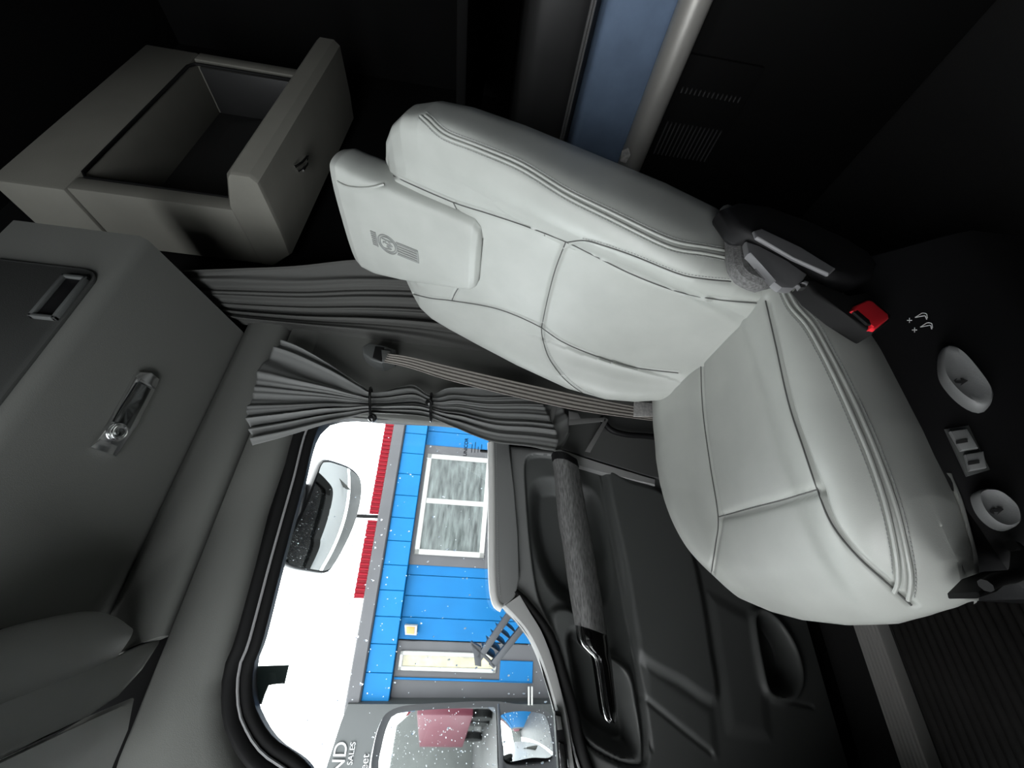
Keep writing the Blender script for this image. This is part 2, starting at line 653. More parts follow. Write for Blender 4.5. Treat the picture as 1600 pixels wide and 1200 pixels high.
# edges roll back to the wall
edge = np.minimum(Xg.ravel()+.75, .455-Xg.ravel())
h -= .03*np.exp(-np.maximum(edge, 0)/.006)
topd = (zt[None]-Zg).ravel()
h -= .03*np.exp(-topd/.010)
V = np.stack([Xg, YD-h.reshape(Xg.shape), Zg], 2)
dp_ = grid_mesh('door_panel', V, [PLASTIC_G, PADM], d1, ang=80)
rb = U([(941, 736), (972, 880), (992, 1016), (1008, 1100), (1012, 1200)])
rb = rb[np.argsort(rb[:, 0])]
up_ = (sdist(Q, R1) > .002) & (Q[:, 1] > np.interp(Q[:, 0], rb[:, 0], rb[:, 1])+.07)
up_ = up_.reshape(Xg.shape)
for k_, f_ in enumerate(dp_.data.polygons):
    if up_[k_//(nx-1), k_ % (nx-1)]:
        f_.material_index = 1

# padded sill cap along the window
S1 = [(767, 688), (768, 760), (769, 890), (774, 939), (784, 949), (796, 944), (805, 933), (812, 904), (808, 830), (802, 760), (796, 692)]
pts = [oY(p, 1.150) for p in S1]
prism('sill_pad', pts, (0, .025, 0), PADM, d1, .006, 3, 60)
edge_px = [(768, 690), (769, 760), (770, 890), (775, 938), (785, 949)]
tube('sill_pad_edge', [oY(p, 1.146)+np.array((0, .012, 0)) for p in spline(edge_px, 60)], .012, SILL_LIT, d1)
bm = bmesh.new()
add_stitches(bm, np.array([oY(p, 1.149) for p in spline([(775, 692), (777, 760), (779, 890), (783, 935)], 60)]), .006, .004, .0007)
finish(bm, 'stitching', THREAD, d1)['kind'] = 'stuff'
# light trim that follows the dropping belt line
lo_px = [(786, 948), (802, 962), (824, 988), (842, 1022), (857, 1064), (870, 1110), (880, 1155), (888, 1200)]
in_px = [(812, 930), (828, 957), (845, 985), (860, 1022), (872, 1062), (882, 1105), (890, 1150), (897, 1200)]
a = [oY(p, 1.150) for p in spline(lo_px, 40)]
b = [oY(p, 1.150) for p in spline(in_px, 40)]
V = []
for p, q in zip(a, b):
    V.append([p+np.array((0, .035, .004)), p+np.array((0, .010, .0)), p+(q-p)*.12+np.array((0, 0, 0)), p+(q-p)*.6+np.array((0, -.001, 0)), q, q+np.array((0, .03, 0))])
grid_mesh('belt_trim', np.array(V), PLASTIC_L, d1, ang=50)
# upper field between the sill pad and the recess
# pull: soft grey brushed upper portion
Lp = [(866, 711), (870, 735), (876, 802), (885, 855), (894, 918), (904, 977)]
Rp = [(904, 724), (908, 745), (917, 795), (928, 855), (939, 918), (950, 992)]
Ls, Rs = spline(Lp, 40), spline(Rp, 40)


def pull_rows(Ls, Rs, y, dep, k=.30):
    V = []
    for l, r in zip(Ls, Rs):
        L, R = oY(l, y), oY(r, y)
        V.append([L+(0, .035, 0), L+(0, .006, .0), L+(R-L)*.08+(0, -.006, 0), L+(R-L)*k+(0, -dep, 0), L+(R-L)*(k+.15)+(0, -dep, 0),
                  L+(R-L)*.92+(0, -.002, 0), R+(0, .006, 0), R+(0, .035, 0)])
    return np.array(V)


WOOD = mat('brushed_grey_inlay', (.13, .13, .128), .42, bump=.5, bscale=120, var=.5, vscale=90, stretch=(.6, 3, 3))
grid_mesh('pull_inlay', pull_rows(Ls, Rs, 1.095, .018), WOOD, d1, wrap=True, caps=True, ang=40)
grid_mesh('pull_cap', pull_rows(spline([(865, 705), (867, 716)], 4), spline([(903, 718), (906, 729)], 4), 1.093, .020), PLASTIC, d1, wrap=True, caps=True, ang=40)
bm = bmesh.new()
for px in ((872, 745), (902, 940)):
    c = oY(px, 1.13)
    add_box(bm, (c[0], 1.135, c[2]-.02), (.03, .06, .03), .006)
finish(bm, 'pull_mount', PLASTIC, d1)
Lh = [(905, 978), (909, 1003), (920, 1017), (930, 1028), (936, 1060), (941, 1095), (946, 1120), (953, 1128)]
Rh = [(950, 993), (953, 1010), (956, 1028), (958, 1042), (961, 1070), (964, 1095), (965, 1115), (963, 1126)]
dh = grid_mesh('door_handle', pull_rows(spline(Lh, 30), spline(Rh, 30), 1.098, .016, .25), mat('dark_chrome', (.25, .25, .25), .12, 1.0), d1, wrap=True, caps=True, ang=40)
tube('handle_bright_edge', [oY(p, 1.089) for p in spline(Lh, 40)], .0028, CHROME, dh)
# window switch plate
sw = prism('switch_plate', [oY(p, 1.135) for p in ((867, 1112), (877, 1114), (886, 1165), (888, 1215), (874, 1215), (870, 1160))], (0, .02, 0), PLASTIC, d1, .002)
prism('rocker_switch', [oY(p, 1.132) for p in ((869, 1118), (876, 1120), (879, 1140), (871, 1141))], (0, .008, 0), PLASTIC_M, sw, .001)
prism('rocker_switch', [oY(p, 1.132) for p in ((873, 1160), (881, 1163), (886, 1205), (876, 1205))], (0, .008, 0), CHROME, sw, .001)
# rear shut edge of the door, lock pin
prism('shut_edge', [oY(p, 1.150) for p in ((868, 698), (905, 713), (945, 726), (1024, 748), (1024, 759), (942, 738), (905, 727), (868, 713))], (0, .03, 0), PLASTIC_L, d1, .004)
pl = oY((756, 705), 1.175)
tube('lock_pin', [pl+np.array((0, 0, -.03)), pl+np.array((0, 0, .006)), pl+np.array((0, 0, .012))], [.005, .005, .003], PLASTIC, d1)

# ------------------------------------------------------------------ pillar behind the door
bm = bmesh.new()
add_box(bm, (.80, 1.175, .85), (.60, .04, 1.62), .008)
struct(finish(bm, 'trim_pillar', HEADLINER))
bm = bmesh.new()
add_prism(bm, [oY(p, 1.148) for p in ((858, 618), (890, 632), (1060, 660), (1060, 752), (1020, 745), (945, 722), (872, 700))], (0, .03, 0), .006)
struct(finish(bm, 'trim_pillar_foot', PLASTIC_M))
hs = [oY(p, 1.125) for p in ((938, 652), (947, 664), (957, 673), (979, 679), (1005, 681), (1034, 684))]
g = tube('grab_handle', spline(hs, 30), .010, PLASTIC)
tag(g, 'thin black curved grab bar on the pillar low behind the door', 'handle')

# ------------------------------------------------------------------ door sill plate and floor mat
bm = bmesh.new()
pr = []
y0, y1 = .985, 1.055
n = 7
for i in range(n):
    a0 = y0+(y1-y0)*i/n
    wd = (y1-y0)/n
    pr += [(a0+wd*.05, .022), (a0+wd*.25, .0255), (a0+wd*.75, .0255), (a0+wd*.95, .022)]
poly = [(-.95, y0-.004, .0)]+[(-.95, y, z) for y, z in pr]+[(-.95, y1+.004, .0)]
add_prism(bm, poly, (1.2, 0, 0))
sp_ = finish(bm, 'sill_plate', STEEL, None, 30)
tag(sp_, 'ribbed metal scuff plate along the door sill on the floor', 'sill plate')
V = []
ysr = np.arange(.22, .965, .0035)
for x in (-.70, .12):
    V.append([(x, y, .012+.004*(.5+.5*math.sin(2*math.pi*y/.0175))) for y in ysr])
fm = grid_mesh('floor_mat', np.array(V), mat('black_ribbed_rubber', (.045, .043, .041), .55, bump=.3, bscale=120, var=.2, vscale=20), None, ang=80, thick=.01)
tag(fm, 'black rubber floor mat with fine ribs in front of the seat', 'floor mat')

# ------------------------------------------------------------------ overhead cabinet
oc = thing('overhead_cabinet', (.35, 1.0, 1.83), 'long grey overhead cabinet above the side window with a chrome latch underneath', 'cabinet')
bm = bmesh.new()
# section in (Y, z): underside slopes up to the inner face
sec = [(1.185, 1.832), (1.15, 1.833), (1.10, 1.842), (.80, 1.893), (.785, 1.897), (.775, 1.910), (.775, 2.19), (1.185, 2.19)]
V = []
for x in (-.07, -.065, .752, .762):
    V.append([(x, y, z) for y, z in sec])
grid_mesh('body', np.array(V), HEADLINER, oc, wrap=True, caps=True, ang=40)
# inner door with rounded corner and recessed pull
xa, xb, za, zb_ = -.05, .632, 1.925, 2.17
pts = []
for cx, cz, a0 in ((xb-.03, za+.03, -90), (xb-.03, zb_-.03, 0), (xa+.03, zb_-.03, 90), (xa+.03, za+.03, 180)):
    for k in range(6):
        a = math.radians(a0+90*k/5)
        pts.append((cx+.03*math.cos(a), .768, cz+.03*math.sin(a)))
cdoor = prism('cabinet_door', pts, (0, .008, 0), HEADLINER_D, oc, .003)  # darker headliner copy: shade of the turned-away face put into its colour
hpx = [(48, 495), (86, 501), (136, 442), (128, 434), (100, 433)]
H = np.array([oY(p, .765) for p in hpx])
hc = H.mean(0)
x0, x1, z0, z1 = H[:, 0].min(), H[:, 0].max(), H[:, 2].min(), H[:, 2].max()
bm = bmesh.new()
for a, b, c, d in ((x0, x1, z0, z0+.008), (x0, x1, z1-.008, z1), (x0, x0+.008, z0, z1), (x1-.008, x1, z0, z1)):
    add_box(bm, ((a+b)/2, .762, (c+d)/2), (b-a, .012, d-c), .002)
finish(bm, 'pull_frame', PLASTIC_G, cdoor)
box('pull_recess', ((x0+x1)/2, .7655, (z0+z1)/2), (x1-x0-.012, .004, z1-z0-.012), PLASTIC, cdoor, .001)
# chrome latch on the underside
un = nz(np.array((0, -(1.893-1.842)/.30, -1.0)))
ud = un @ np.array((0, 1.10, 1.842))


def oU(p, off=0.0):
    return on(p[0], p[1], un, ud+off)


base_px = [(137, 699), (176, 714), (208, 665), (241, 603), (244, 592), (232, 582), (214, 581), (206, 588), (168, 664), (158, 672)]
lp = prism('latch_plate', [oU(p, .0) for p in base_px], un*.010, CHROME, oc, .003, 2)
lp['label'] = 'chrome paddle latch plate with round key lock'
prism('paddle', [oU(p, .012) for p in ((177, 658), (202, 670), (235, 608), (216, 596))], un*.003, mat('smoky_chrome', (.30, .31, .31), .15, 1.0), lp, .002)
prism('paddle_bright_end', [oU(p, .012) for p in ((218, 592), (241, 605), (239, 609), (215, 596))], un*.005, CHROME, lp, .001)
prism('plate_bright_foot', [oU(p, .011) for p in ((139, 699), (174, 711), (181, 697), (155, 686))], un*.004, CHROME, lp, .001)
lc = oU((182, 675), .010)
e1 = np.array((1.0, 0, 0)); e2 = np.cross(un, e1)


def ringpts(c, r, a, b, n=28):
    return [c+r*(math.cos(t)*a+math.sin(t)*b) for t in np.linspace(0, 2*math.pi, n, endpoint=False)]


def disc(name, c, r, nrm, hgt, m, parent, bevel=.001, a=None):
    a = nz(np.cross(nrm, (0, .3, 1))) if a is None else a
    b = np.cross(nrm, a)
    return prism(name, ringpts(c, r, a, b), np.asarray(nrm)*hgt, m, parent, bevel)


lk = disc('lock_ring', lc, .021, un, .008, CHROME, lp, .003)
bmr = bmesh.new()
add_tube(bmr, ringpts(lc+un*.008, .0155, e1, e2), .003, 8, closed=True)
finish(bmr, 'lock_bezel', CHROME, lp)
disc('lock_core', lc+un*.009, .009, un, .003, mat('smoky_chrome', (.3, .31, .31), .15, 1.0), lp)

# overhead console above the windshield, just entering the frame
ov = thing('overhead_console', (-.3, .7, 1.7), 'grey overhead console above the windshield with a panel seam', 'console')


def plane3(a, b, c):
    n = nz(np.cross(b-a, c-a))
    if n @ (CAM-a) < 0:
        n = -n
    return n, n @ a


def panel(name, px, pl, th, m, parent, bevel=.008):
    n, d = pl
    return prism(name, [on(p[0], p[1], n, d) for p in px], -n*th, m, parent, bevel, 4, 60)


CONS = mat('brightened_console_plastic', (.28, .28, .268), .7, bump=.2, bscale=600)  # lighter than the headliner: missing bounce light put into the colour
A1, A2, A3 = oY((179, 1029), 1.06), oY((150, 965), 1.075), oZ((0, 1100), 1.715)
npl = plane3(A1, A2, A3)
tp = spline([(-160, 1040), (0, 984), (70, 966), (135, 955), (172, 962), (188, 985)], 40)
bt = spline([(-160, 1160), (0, 1099), (60, 1077), (120, 1054), (160, 1037), (184, 1025)], 40)
V = []
for a_, b_ in zip(tp, bt):
    row = []
    for k_ in np.linspace(0, 1, 12):
        p_ = a_+(b_-a_)*k_
        row.append(on(p_[0], p_[1], *npl)+npl[0]*.030*(1-(2*k_-1)**2))
    V.append(row+[row[-1]-npl[0]*.09, row[0]-npl[0]*.09])
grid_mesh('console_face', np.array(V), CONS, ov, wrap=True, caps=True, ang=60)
A4 = oY((140, 1118), 1.00)
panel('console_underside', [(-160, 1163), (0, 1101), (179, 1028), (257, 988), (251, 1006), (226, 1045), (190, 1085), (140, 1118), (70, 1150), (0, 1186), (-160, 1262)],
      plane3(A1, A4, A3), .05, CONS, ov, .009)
B1, B2, B3 = oY((190, 1106), 1.06), oZ((0, 1192), 1.64), oY((170, 1260), 1.03)
p_ = panel('trim_windshield_header', [(-160, 1270), (0, 1193), (140, 1126), (190, 1104), (216, 1086), (200, 1140), (150, 1280), (-160, 1420)], plane3(B1, B2, B3), .10, mat('brightened_header_vinyl', (.42, .42, .40), .7, bump=.2, bscale=600), None, .012)  # header colour raised to stand in for light that doesn't reach it
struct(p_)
struct(box('trim_windshield_top', (-.80, .62, 1.90), (.62, 1.0, .12), HEADLINER_D, None, .02))

# ------------------------------------------------------------------ sleeper: side cabinet
sc_ = thing('sleeper_cabinet', (1.55, 1.05, 1.765), 'grey sleeper side cabinet with a dark open niche and a hooked lower box', 'cabinet')
CAB = mat('warm_grey_cabinet', (.185, .18, .155), .7, bump=.3, bscale=400, var=.05)
bm = bmesh.new()
yi, yo = .95, 1.185
zn0, zn1, zt_ = 1.90, 2.40, 2.62
xf, xr = 1.10, 2.02
add_box(bm, (1.13, (yi+yo)/2, (zn0+zn1)/2), (.06, yo-yi, zn1-zn0), .006)         # front stile
add_box(bm, (xr+.02, (yi+yo)/2, (zn0+zn1)/2), (.06, yo-yi, zn1-zn0), .006)       # rear stile
add_box(bm, ((xf+xr)/2+.02, (yi+yo)/2, (zn1+zt_)/2+.001), (xr-xf+.06, yo-yi, zt_-zn1), .012)
add_box(bm, ((xf+xr)/2+.02, yo-.008, (zn0+zn1)/2), (xr-xf, .016, zn1-zn0))
finish(bm, 'body', CAB, sc_)
V = []
for x in (xf, xf+.012, xr+.04, xr+.05):
    e = .006 if x in (xf, xr+.05) else 0
    V.append([(x, y, z) for y, z in ((1.185, 1.905-e), (.93+e, 1.905-e), (.825+e, 1.862-e), (.812+e, 1.845), (.812+e, 1.79), (.83+e, 1.768+e), (1.02, 1.766+e), (1.12, 1.772+e), (1.185, 1.86))])
grid_mesh('lower_box', np.array(V), CAB, sc_, wrap=True, caps=True, ang=30)
# dark quilted back panel leaning in the niche
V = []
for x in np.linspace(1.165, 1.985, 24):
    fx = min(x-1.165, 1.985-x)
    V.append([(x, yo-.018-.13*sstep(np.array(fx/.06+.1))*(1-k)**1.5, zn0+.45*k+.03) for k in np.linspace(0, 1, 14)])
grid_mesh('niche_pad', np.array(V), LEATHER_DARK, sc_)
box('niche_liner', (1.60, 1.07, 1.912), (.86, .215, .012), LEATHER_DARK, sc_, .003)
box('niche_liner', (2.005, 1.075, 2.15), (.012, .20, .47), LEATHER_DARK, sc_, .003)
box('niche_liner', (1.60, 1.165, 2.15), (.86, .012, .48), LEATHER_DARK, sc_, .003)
tube('niche_lip', [(1.165, .955, zn0+.02), (1.165, .955, zn1-.02), (1.19, .955, zn1), (1.95, .955, zn1), (1.98, .955, zn1-.02), (1.98, .955, zn0+.02)], .006, RUBBER, sc_)
hk = oZ((467, 252), 1.766)
bm = bmesh.new()
add_tube(bm, spline([hk+np.array((-.05, -.01, -.004)), hk+np.array((-.02, -.012, -.02)), hk+np.array((.03, -.005, -.022)), hk+np.array((.045, .01, -.012)), hk+np.array((.02, .025, -.010)), hk+np.array((-.02, .02, -.014))], 24), .0045, 8)
add_tube(bm, spline([hk+np.array((-.04, .012, -.004)), hk+np.array((-.0, .01, -.024)), hk+np.array((.05, .02, -.006))], 14), .004, 8)
finish(bm, 'latch_hook', CHROME, sc_)

# ------------------------------------------------------------------ sleeper: bunk
bk = thing('bunk', (1.6, .3, .2), 'lower bunk with blue mattress side behind a rounded grey front rail', 'bunk')
MATB = mat('blue_mattress_ticking', (.14, .20, .30), .8, bump=.3, bscale=60, var=.12, vscale=16)
box('mattress', (1.85, -.02, .755), (1.35, 2.1, .175), MATB, bk, .02, 3)
for (dx, dz, r, nm, mm) in ((1.12, .672, .034, 'front_rail', mat('satin_rail', (.40, .39, .365), .4, .4)),):
    tube(nm, [(dx, y, dz) for y in np.linspace(-1.1, 1.1, 12)], r, mm, bk, 20)
box('bunk_base', (1.85, 0, .33), (1.36, 2.2, .62), MATTE, bk, .01)
bw = box('bolster', (1.90, .0, .93), (1.4, 2.15, .17), LEATHER_DARK, bk, .05, 4)
for z in (.866, .873):
    tube('bolster_piping', [(1.196, y, z) for y in np.linspace(-1.05, 1.05, 10)], .0035, mat('grey_piping', (.11, .11, .108), .5), bk, 6)
box('upper_ledge', (2.0, .0, 1.18), (1.3, 2.2, .03), MATTE, bk, .006)
# vent grille in the bunk base: two columns of slats
bm = bmesh.new()
add_box(bm, (1.163, .48, .53), (.012, .24, .20), .003)
vgo = finish(bm, 'vent_grille', MATTE, bk)
slat = None
for yc, wd in ((.548, .085), (.43, .012)):
    for k in range(14):
        z = .452+k*.0118
        bm = bmesh.new()
        add_box(bm, (0, 0, 0), (.010, wd, .0035), .001, 1)
        so = finish(bm, 'slat', mat('slat_grey', (.05, .05, .05), .3), vgo)
        so.location = (1.152, yc, z)
        so.rotation_euler = (0, .4, 0)
# small white tag hanging at the rail end
tg = oX((979, 239), 1.06)
tgm = prism('paper_tag', [oX(p, 1.06) for p in ((972, 236), (982, 231), (985, 242), (978, 255), (969, 252))], (.003, 0, 0), LABEL)
tag(tgm, 'small white paper tag hanging by the bunk rail behind the seat', 'tag')

# ------------------------------------------------------------------ passenger seat
seat = thing('passenger_seat', (.32, .64, 0), 'grey leather high-back seat with a winged emblem pressed into its headrest', 'seat')
YC = .642
# --- cushion
tk = [0, .15, .30, .45, .60, .74, .84, .91, .955, .985, 1.0]
NR, NC = 250, 300


def itp(q, xs_, ys_):
    return np.interp(q, xs_, ys_)


prof = spline([(.60, -.045, 0), (.56, -.012, 0), (.50, 0, 0), (.38, -.002, .0), (.26, 0, 0), (.15, .002, 0), (.085, -.004, .15), (.045, -.018, .5), (.014, -.042, .85),
               (.002, -.062, 1), (.014, -.086, 1), (.045, -.10, 1), (.11, -.105, 1)], NR)
colp = np.array([  # (fraction across, side offset in y, z)
    (0, -.004, .480), (0, -.012, .52), (0, -.009, .552), (0, .0, .572), (.06, 0, .588), (.14, 0, .589), (.22, 0, .576),
    (.29, 0, .560), (.40, 0, .556), (.5, 0, .555), (.60, 0, .556), (.71, 0, .562), (.78, 0, .578), (.86, 0, .593), (.94, 0, .590),
    (.985, 0, .575), (1, .004, .545), (1, 0, .505), (1, -.02, .46), (1, -.04, .42)])
cs = spline(colp, NC)
V = np.zeros((NR, NC, 3))
for i in range(NR):
    x0, dz, k = prof[i]
    yn = itp(x0, [0, .03, .08, .18, .33, .5, .6], [.425, .405, .392, .386, .386, .398, .42])
    yf = itp(x0, [0, .03, .06, .10, .16, .22, .32, .42, .50, .56, .60], [.842, .848, .858, .87, .886, .898, .904, .893, .868, .825, .79])
    for j in range(NC):
        f, dy, z = cs[j]
        y = yn+(yf-yn)*f+dy
        arc = itp(y, [.37, .376, .386, .397, .411, .43, .46, .50, .58, .66, .72, .78, .82, .85, .87, .90], [.066, .060, .047, .034, .026, .017, .008, .0, -.004, .0, .010, .030, .058, .088, .112, .15])
        wgt = sstep(np.array((.42-x0)/.42))
        x = x0+arc*wgt
        zz = z if z < .555 else z+(.556-z)*k*.7
        V[i, j] = (x, y, max(zz+dz*(1 if z > .53 else .35), .486-.086*min(1, max(0, (f-.5)/.4))))
# smooth the grid a little
for _ in range(3):
    V[1:-1, 1:-1] = .5*V[1:-1, 1:-1]+.125*(V[:-2, 1:-1]+V[2:, 1:-1]+V[1:-1, :-2]+V[1:-1, 2:])
bv = grid_bvh(V)
T_in_near = trace(bv, [(1196, 470), (1212, 540), (1232, 630), (1255, 700), (1277, 765), (1300, 820), (1340, 870), (1390, 915), (1424, 946)])
T_in_far = trace(bv, [(1095, 560), (1096, 610), (1100, 660), (1110, 730), (1122, 808), (1118, 850), (1112, 890), (1108, 928)])
T_mid = trace(bv, [(1122, 808), (1170, 795), (1220, 782), (1277, 765)])
T_p1 = trace(bv, [(1222, 452), (1236, 480), (1262, 510), (1285, 550), (1310, 600), (1335, 655), (1362, 720), (1385, 790), (1400, 860), (1404, 905), (1398, 926)])
T_p2 = trace(bv, [(1230, 450), (1246, 478), (1272, 508), (1296, 550), (1322, 600), (1348, 655), (1375, 720), (1400, 790), (1417, 860), (1424, 905), (1420, 938)])
N = grid_normals(V)
flat = V.reshape(-1, 3)
disp = np.zeros(len(flat))
for ln, dp, wd in ((T_in_near, .0045, .0048), (T_in_far, .0045, .0048), (T_mid, .0045, .0048), (T_p1, .003, .003), (T_p2, .003, .003)):
    d = polydist(flat, ln)
    disp -= dp*np.exp(-(d/wd)**2)+dp*.8*np.exp(-d/.022)*(wd > .0045)
nn = N.reshape(-1, 3).copy()
cen = np.array((.3, .65, .40))
sg = np.sign(((flat-cen)*nn).sum(1))
nn *= sg[:, None]
V2 = (flat+nn*disp[:, None]).reshape(V.shape)
cu = grid_mesh('seat_cushion', V2, LEATHER, seat, ang=80)


def seams(lines, Vd, wrap, parent):
    b2 = grid_bvh(Vd, wrap)
    bm = bmesh.new()
    for ln in lines:
        run = []
        for q in ln:
            dv = Vector(np.asarray(q)-CAM)
            h_ = b2.ray_cast(Vector(CAM), dv.normalized())
            if h_[0] is None or abs((h_[0]-Vector(q)).length) > .03:
                continue
            run.append(np.array(h_[0])-np.array(dv.normalized())*.0004)
        if len(run) < 4:
            continue
        run = np.array(run)
        for _ in range(4):
            run[1:-1] = .5*run[1:-1]+.25*(run[:-2]+run[2:])
        add_tube(bm, run, .0012, 5)
    finish(bm, 'seam', SEAM, parent)


seams((T_in_near, T_in_far, T_mid), V2, False, cu)
bm = bmesh.new()
for ln in (T_p1, T_p2):
    c = V2.mean((0, 1))
    add_tube(bm, ln+np.array((0, -.0005, .001)), .0024, 8)
finish(bm, 'piping', LEATHER, cu)
bm = bmesh.new()
add_stitches(bm, trace(bv, [(1227, 446), (1252, 475), (1279, 505), (1304, 550), (1330, 600), (1356, 655), (1383, 720), (1408, 790), (1425, 860), (1431, 905), (1428, 936)], 60, .0012), r=.0008)
add_stitches(bm, trace(bv, [(1217, 456), (1230, 484), (1255, 514), (1278, 554), (1302, 603), (1326, 658), (1352, 722), (1376, 792), (1391, 860), (1395, 900)], 60, .0012), r=.0008)
o = finish(bm, 'stitching', THREAD, cu)
o['kind'] = 'stuff'

# --- backrest, in its own frame: v up the back, n out of its face
TILT = math.radians(20)
B0 = np.array((.485, YC, .55))
BV = np.array((math.sin(TILT), 0, math.cos(TILT)))
BN = np.array((-math.cos(TILT), 0, math.sin(TILT)))
BY = np.array((0, 1.0, 0))


def bpt(y, v, n):
    return B0+BY*y+BV*v+BN*n


vk = [-.10, -.05, .0, .08, .15, .25, .40, .52, .62, .68, .72, .75, .775, .795, .805]
ak = [.14, .17, .20, .236, .255, .268, .274, .280, .280, .274, .258, .228, .188, .14, .08]
bk_ = [.0, .008, .026, .052, .064, .060, .046, .030, .020, .014, .008, .0, -.006, -.012, -.02]
tkk = [.09, .11, .12, .122, .122, .122, .12, .115, .108, .10, .09, .078, .06, .04, .02]
fwd = [-.02, 0, 0, .002, .004, .008, .006, .004, .0, -.002, -.006, -.012, -.022, -.038, -.052]
NR, NC = 240, 400
rows = []
VV = np.r_[np.linspace(-.10, .66, 250), np.linspace(.663, .805, 70)]
for v in VV:
    a, b, th, f0 = (np.interp(v, vk, q) for q in (ak, bk_, tkk, fwd))
    sec = [(0, f0), (.22, f0), (.42, f0+.001), (.55, f0+.006), (.66, f0+b*.55), (.76, f0+b*.92), (.86, f0+b), (.945, f0+b*.80), (.995, f0+b*.35-.008), (1.0, f0-.03-th*.1),
           (.985, f0-th*.65), (.93, f0-th*.95), (.80, f0-th), (.4, f0-th*1.02), (0, f0-th*1.02)]
    af = a*np.interp(v, [-.1, 0, .1, .25, .4], [.80, .84, .90, .97, 1])
    full = [(x*af, n) for x, n in sec]+[(-x*a, n) for x, n in sec[-2:0:-1]]
    q = spline(full, NC, closed=True)
    rows.append([bpt(y, v, n) for y, n in q])
V = np.array(rows)
bvb = grid_bvh(V, True)
K1 = trace(bvb, [(602, 268), (640, 287), (710, 317), (760, 333), (820, 353), (884, 378), (925, 398), (990, 430), (1060, 456), (1120, 468), (1185, 474)])
K2 = trace(bvb, [(640, 458), (672, 466), (706, 470), (766, 480), (808, 494), (846, 512)])
K3 = trace(bvb, [(846, 512), (880, 535), (930, 556), (990, 574), (1060, 583)])
K4 = trace(bvb, [(846, 512), (848, 530), (858, 560), (880, 590), (906, 611), (930, 622), (953, 627)])
K5 = trace(bvb, [(884, 378), (868, 420), (856, 465), (846, 512)])
K6 = trace(bvb, [(886, 379), (912, 376), (940, 383), (990, 400), (1060, 428), (1100, 436), (1142, 440)])
K7 = trace(bvb, [(708, 316), (714, 328), (722, 342)], 12)
K8 = trace(bvb, [(716, 450), (710, 460), (706, 470)], 12)
PP1 = [(657, 181), (666, 189), (694, 213), (744, 233), (815, 264), (885, 307), (955, 342), (1025, 377), (1060, 390), (1100, 396), (1140, 404)]
PP2 = [(664, 180), (672, 186), (698, 208), (746, 227), (815, 256), (885, 298), (955, 332), (1025, 366), (1060, 379), (1100, 386), (1140, 393)]
Pp1, Pp2 = trace(bvb, PP1, 90), trace(bvb, PP2, 90)
flat = V.reshape(-1, 3)
disp = np.zeros(len(flat))
for ln, dp, wd in ((K1, .004, .0047), (K2, .004, .0047), (K3, .004, .0047), (K5, .004, .0047), (K4, .003, .004), (K6, .003, .004), (K7, .003, .003), (K8, .003, .003), (Pp1, .003, .003), (Pp2, .003, .003)):
    if len(ln) < 2:
        continue
    d = polydist(flat, ln)
    disp -= dp*np.exp(-(d/wd)**2)+dp*.6*np.exp(-d/.02)*(wd > .0045)
nn = grid_normals(V, True).reshape(-1, 3)
axis = np.repeat(np.array([bpt(0, v, -.05) for v in VV]), V.shape[1], 0)
nn *= np.sign(((flat-axis)*nn).sum(1))[:, None]
V2 = (flat+nn*disp[:, None]).reshape(V.shape)
br = grid_mesh('backrest', V2, LEATHER, seat, wrap=True, caps=True, ang=80)
seams((K1, K2, K3, K4, K5, K6, K7, K8), V2, True, br)
bm = bmesh.new()
for ln in (Pp1, Pp2):
    add_tube(bm, ln, .0024, 8)
finish(bm, 'piping', LEATHER, br)
bm = bmesh.new()
add_stitches(bm, trace(bvb, [(x-2, y+5) for x, y in PP1], 90, .0010), r=.0008)
add_stitches(bm, trace(bvb, [(x+3, y-4) for x, y in PP2], 90, .0010), r=.0008)
add_stitches(bm, trace(bvb, [(x, y-4) for x, y in [(912, 376), (940, 383), (990, 400), (1060, 428), (1100, 436), (1142, 440)]], 60, .0010), r=.0007)
add_stitches(bm, trace(bvb, [(846+4, 520), (853, 535), (863, 560), (885, 588), (908, 607), (930, 617)], 40, .0010), r=.0007)
finish(bm, 'stitching', THREAD, br)['kind'] = 'stuff'

# --- headrest pad
vh = [.545, .552, .565, .60, .68, .76, .84, .885, .905, .918, .922]
ah = [.06, .086, .100, .108, .122, .136, .147, .149, .143, .125, .10]
nh = [.010, .020, .024, .025, .026, .026, .022, .016, .008, -.008, -.025]
dh_ = [.0, -.01, -.02, -.03, -.05, -.07, -.075, -.075, -.07, -.065, -.055]
rows = []
hv = np.r_[np.linspace(.545, .60, 24), np.linspace(.603, .88, 70), np.linspace(.882, .922, 26)]
for v in hv:
    a, n1, n0 = (np.interp(v, vh, q) for q in (ah, nh, dh_))
    m_ = (n0+n1)/2
    sec = [(0, n1), (.5, n1-.001), (.85, n1-.006), (.96, n1-.014), (1.0, m_), (.95, n0+.008), (.8, n0), (0, n0)]
    full = [(x*a, n) for x, n in sec]+[(-x*a, n) for x, n in sec[-2:0:-1]]
    rows.append([bpt(y-.020+.045*min(1, max(0, (v-.55)/.3)), v, n) for y, n in spline(full, 120, closed=True)])
V = np.array(rows)
bvh_ = grid_bvh(V, True)
HS = trace(bvh_, [(527, 284), (540, 291), (560, 294), (580, 293), (600, 288)], 30)
flat = V.reshape(-1, 3)
nn = grid_normals(V, True).reshape(-1, 3)
axis = np.repeat(np.array([bpt(0, v, -.01) for v in hv]), V.shape[1], 0)
nn *= np.sign(((flat-axis)*nn).sum(1))[:, None]
if len(HS) > 2:
    flat = flat-nn*(.004*np.exp(-(polydist(flat, HS)/.003)**2))[:, None]
hr = grid_mesh('headrest', flat.reshape(V.shape), LEATHER, seat, wrap=True, caps=True, ang=70)
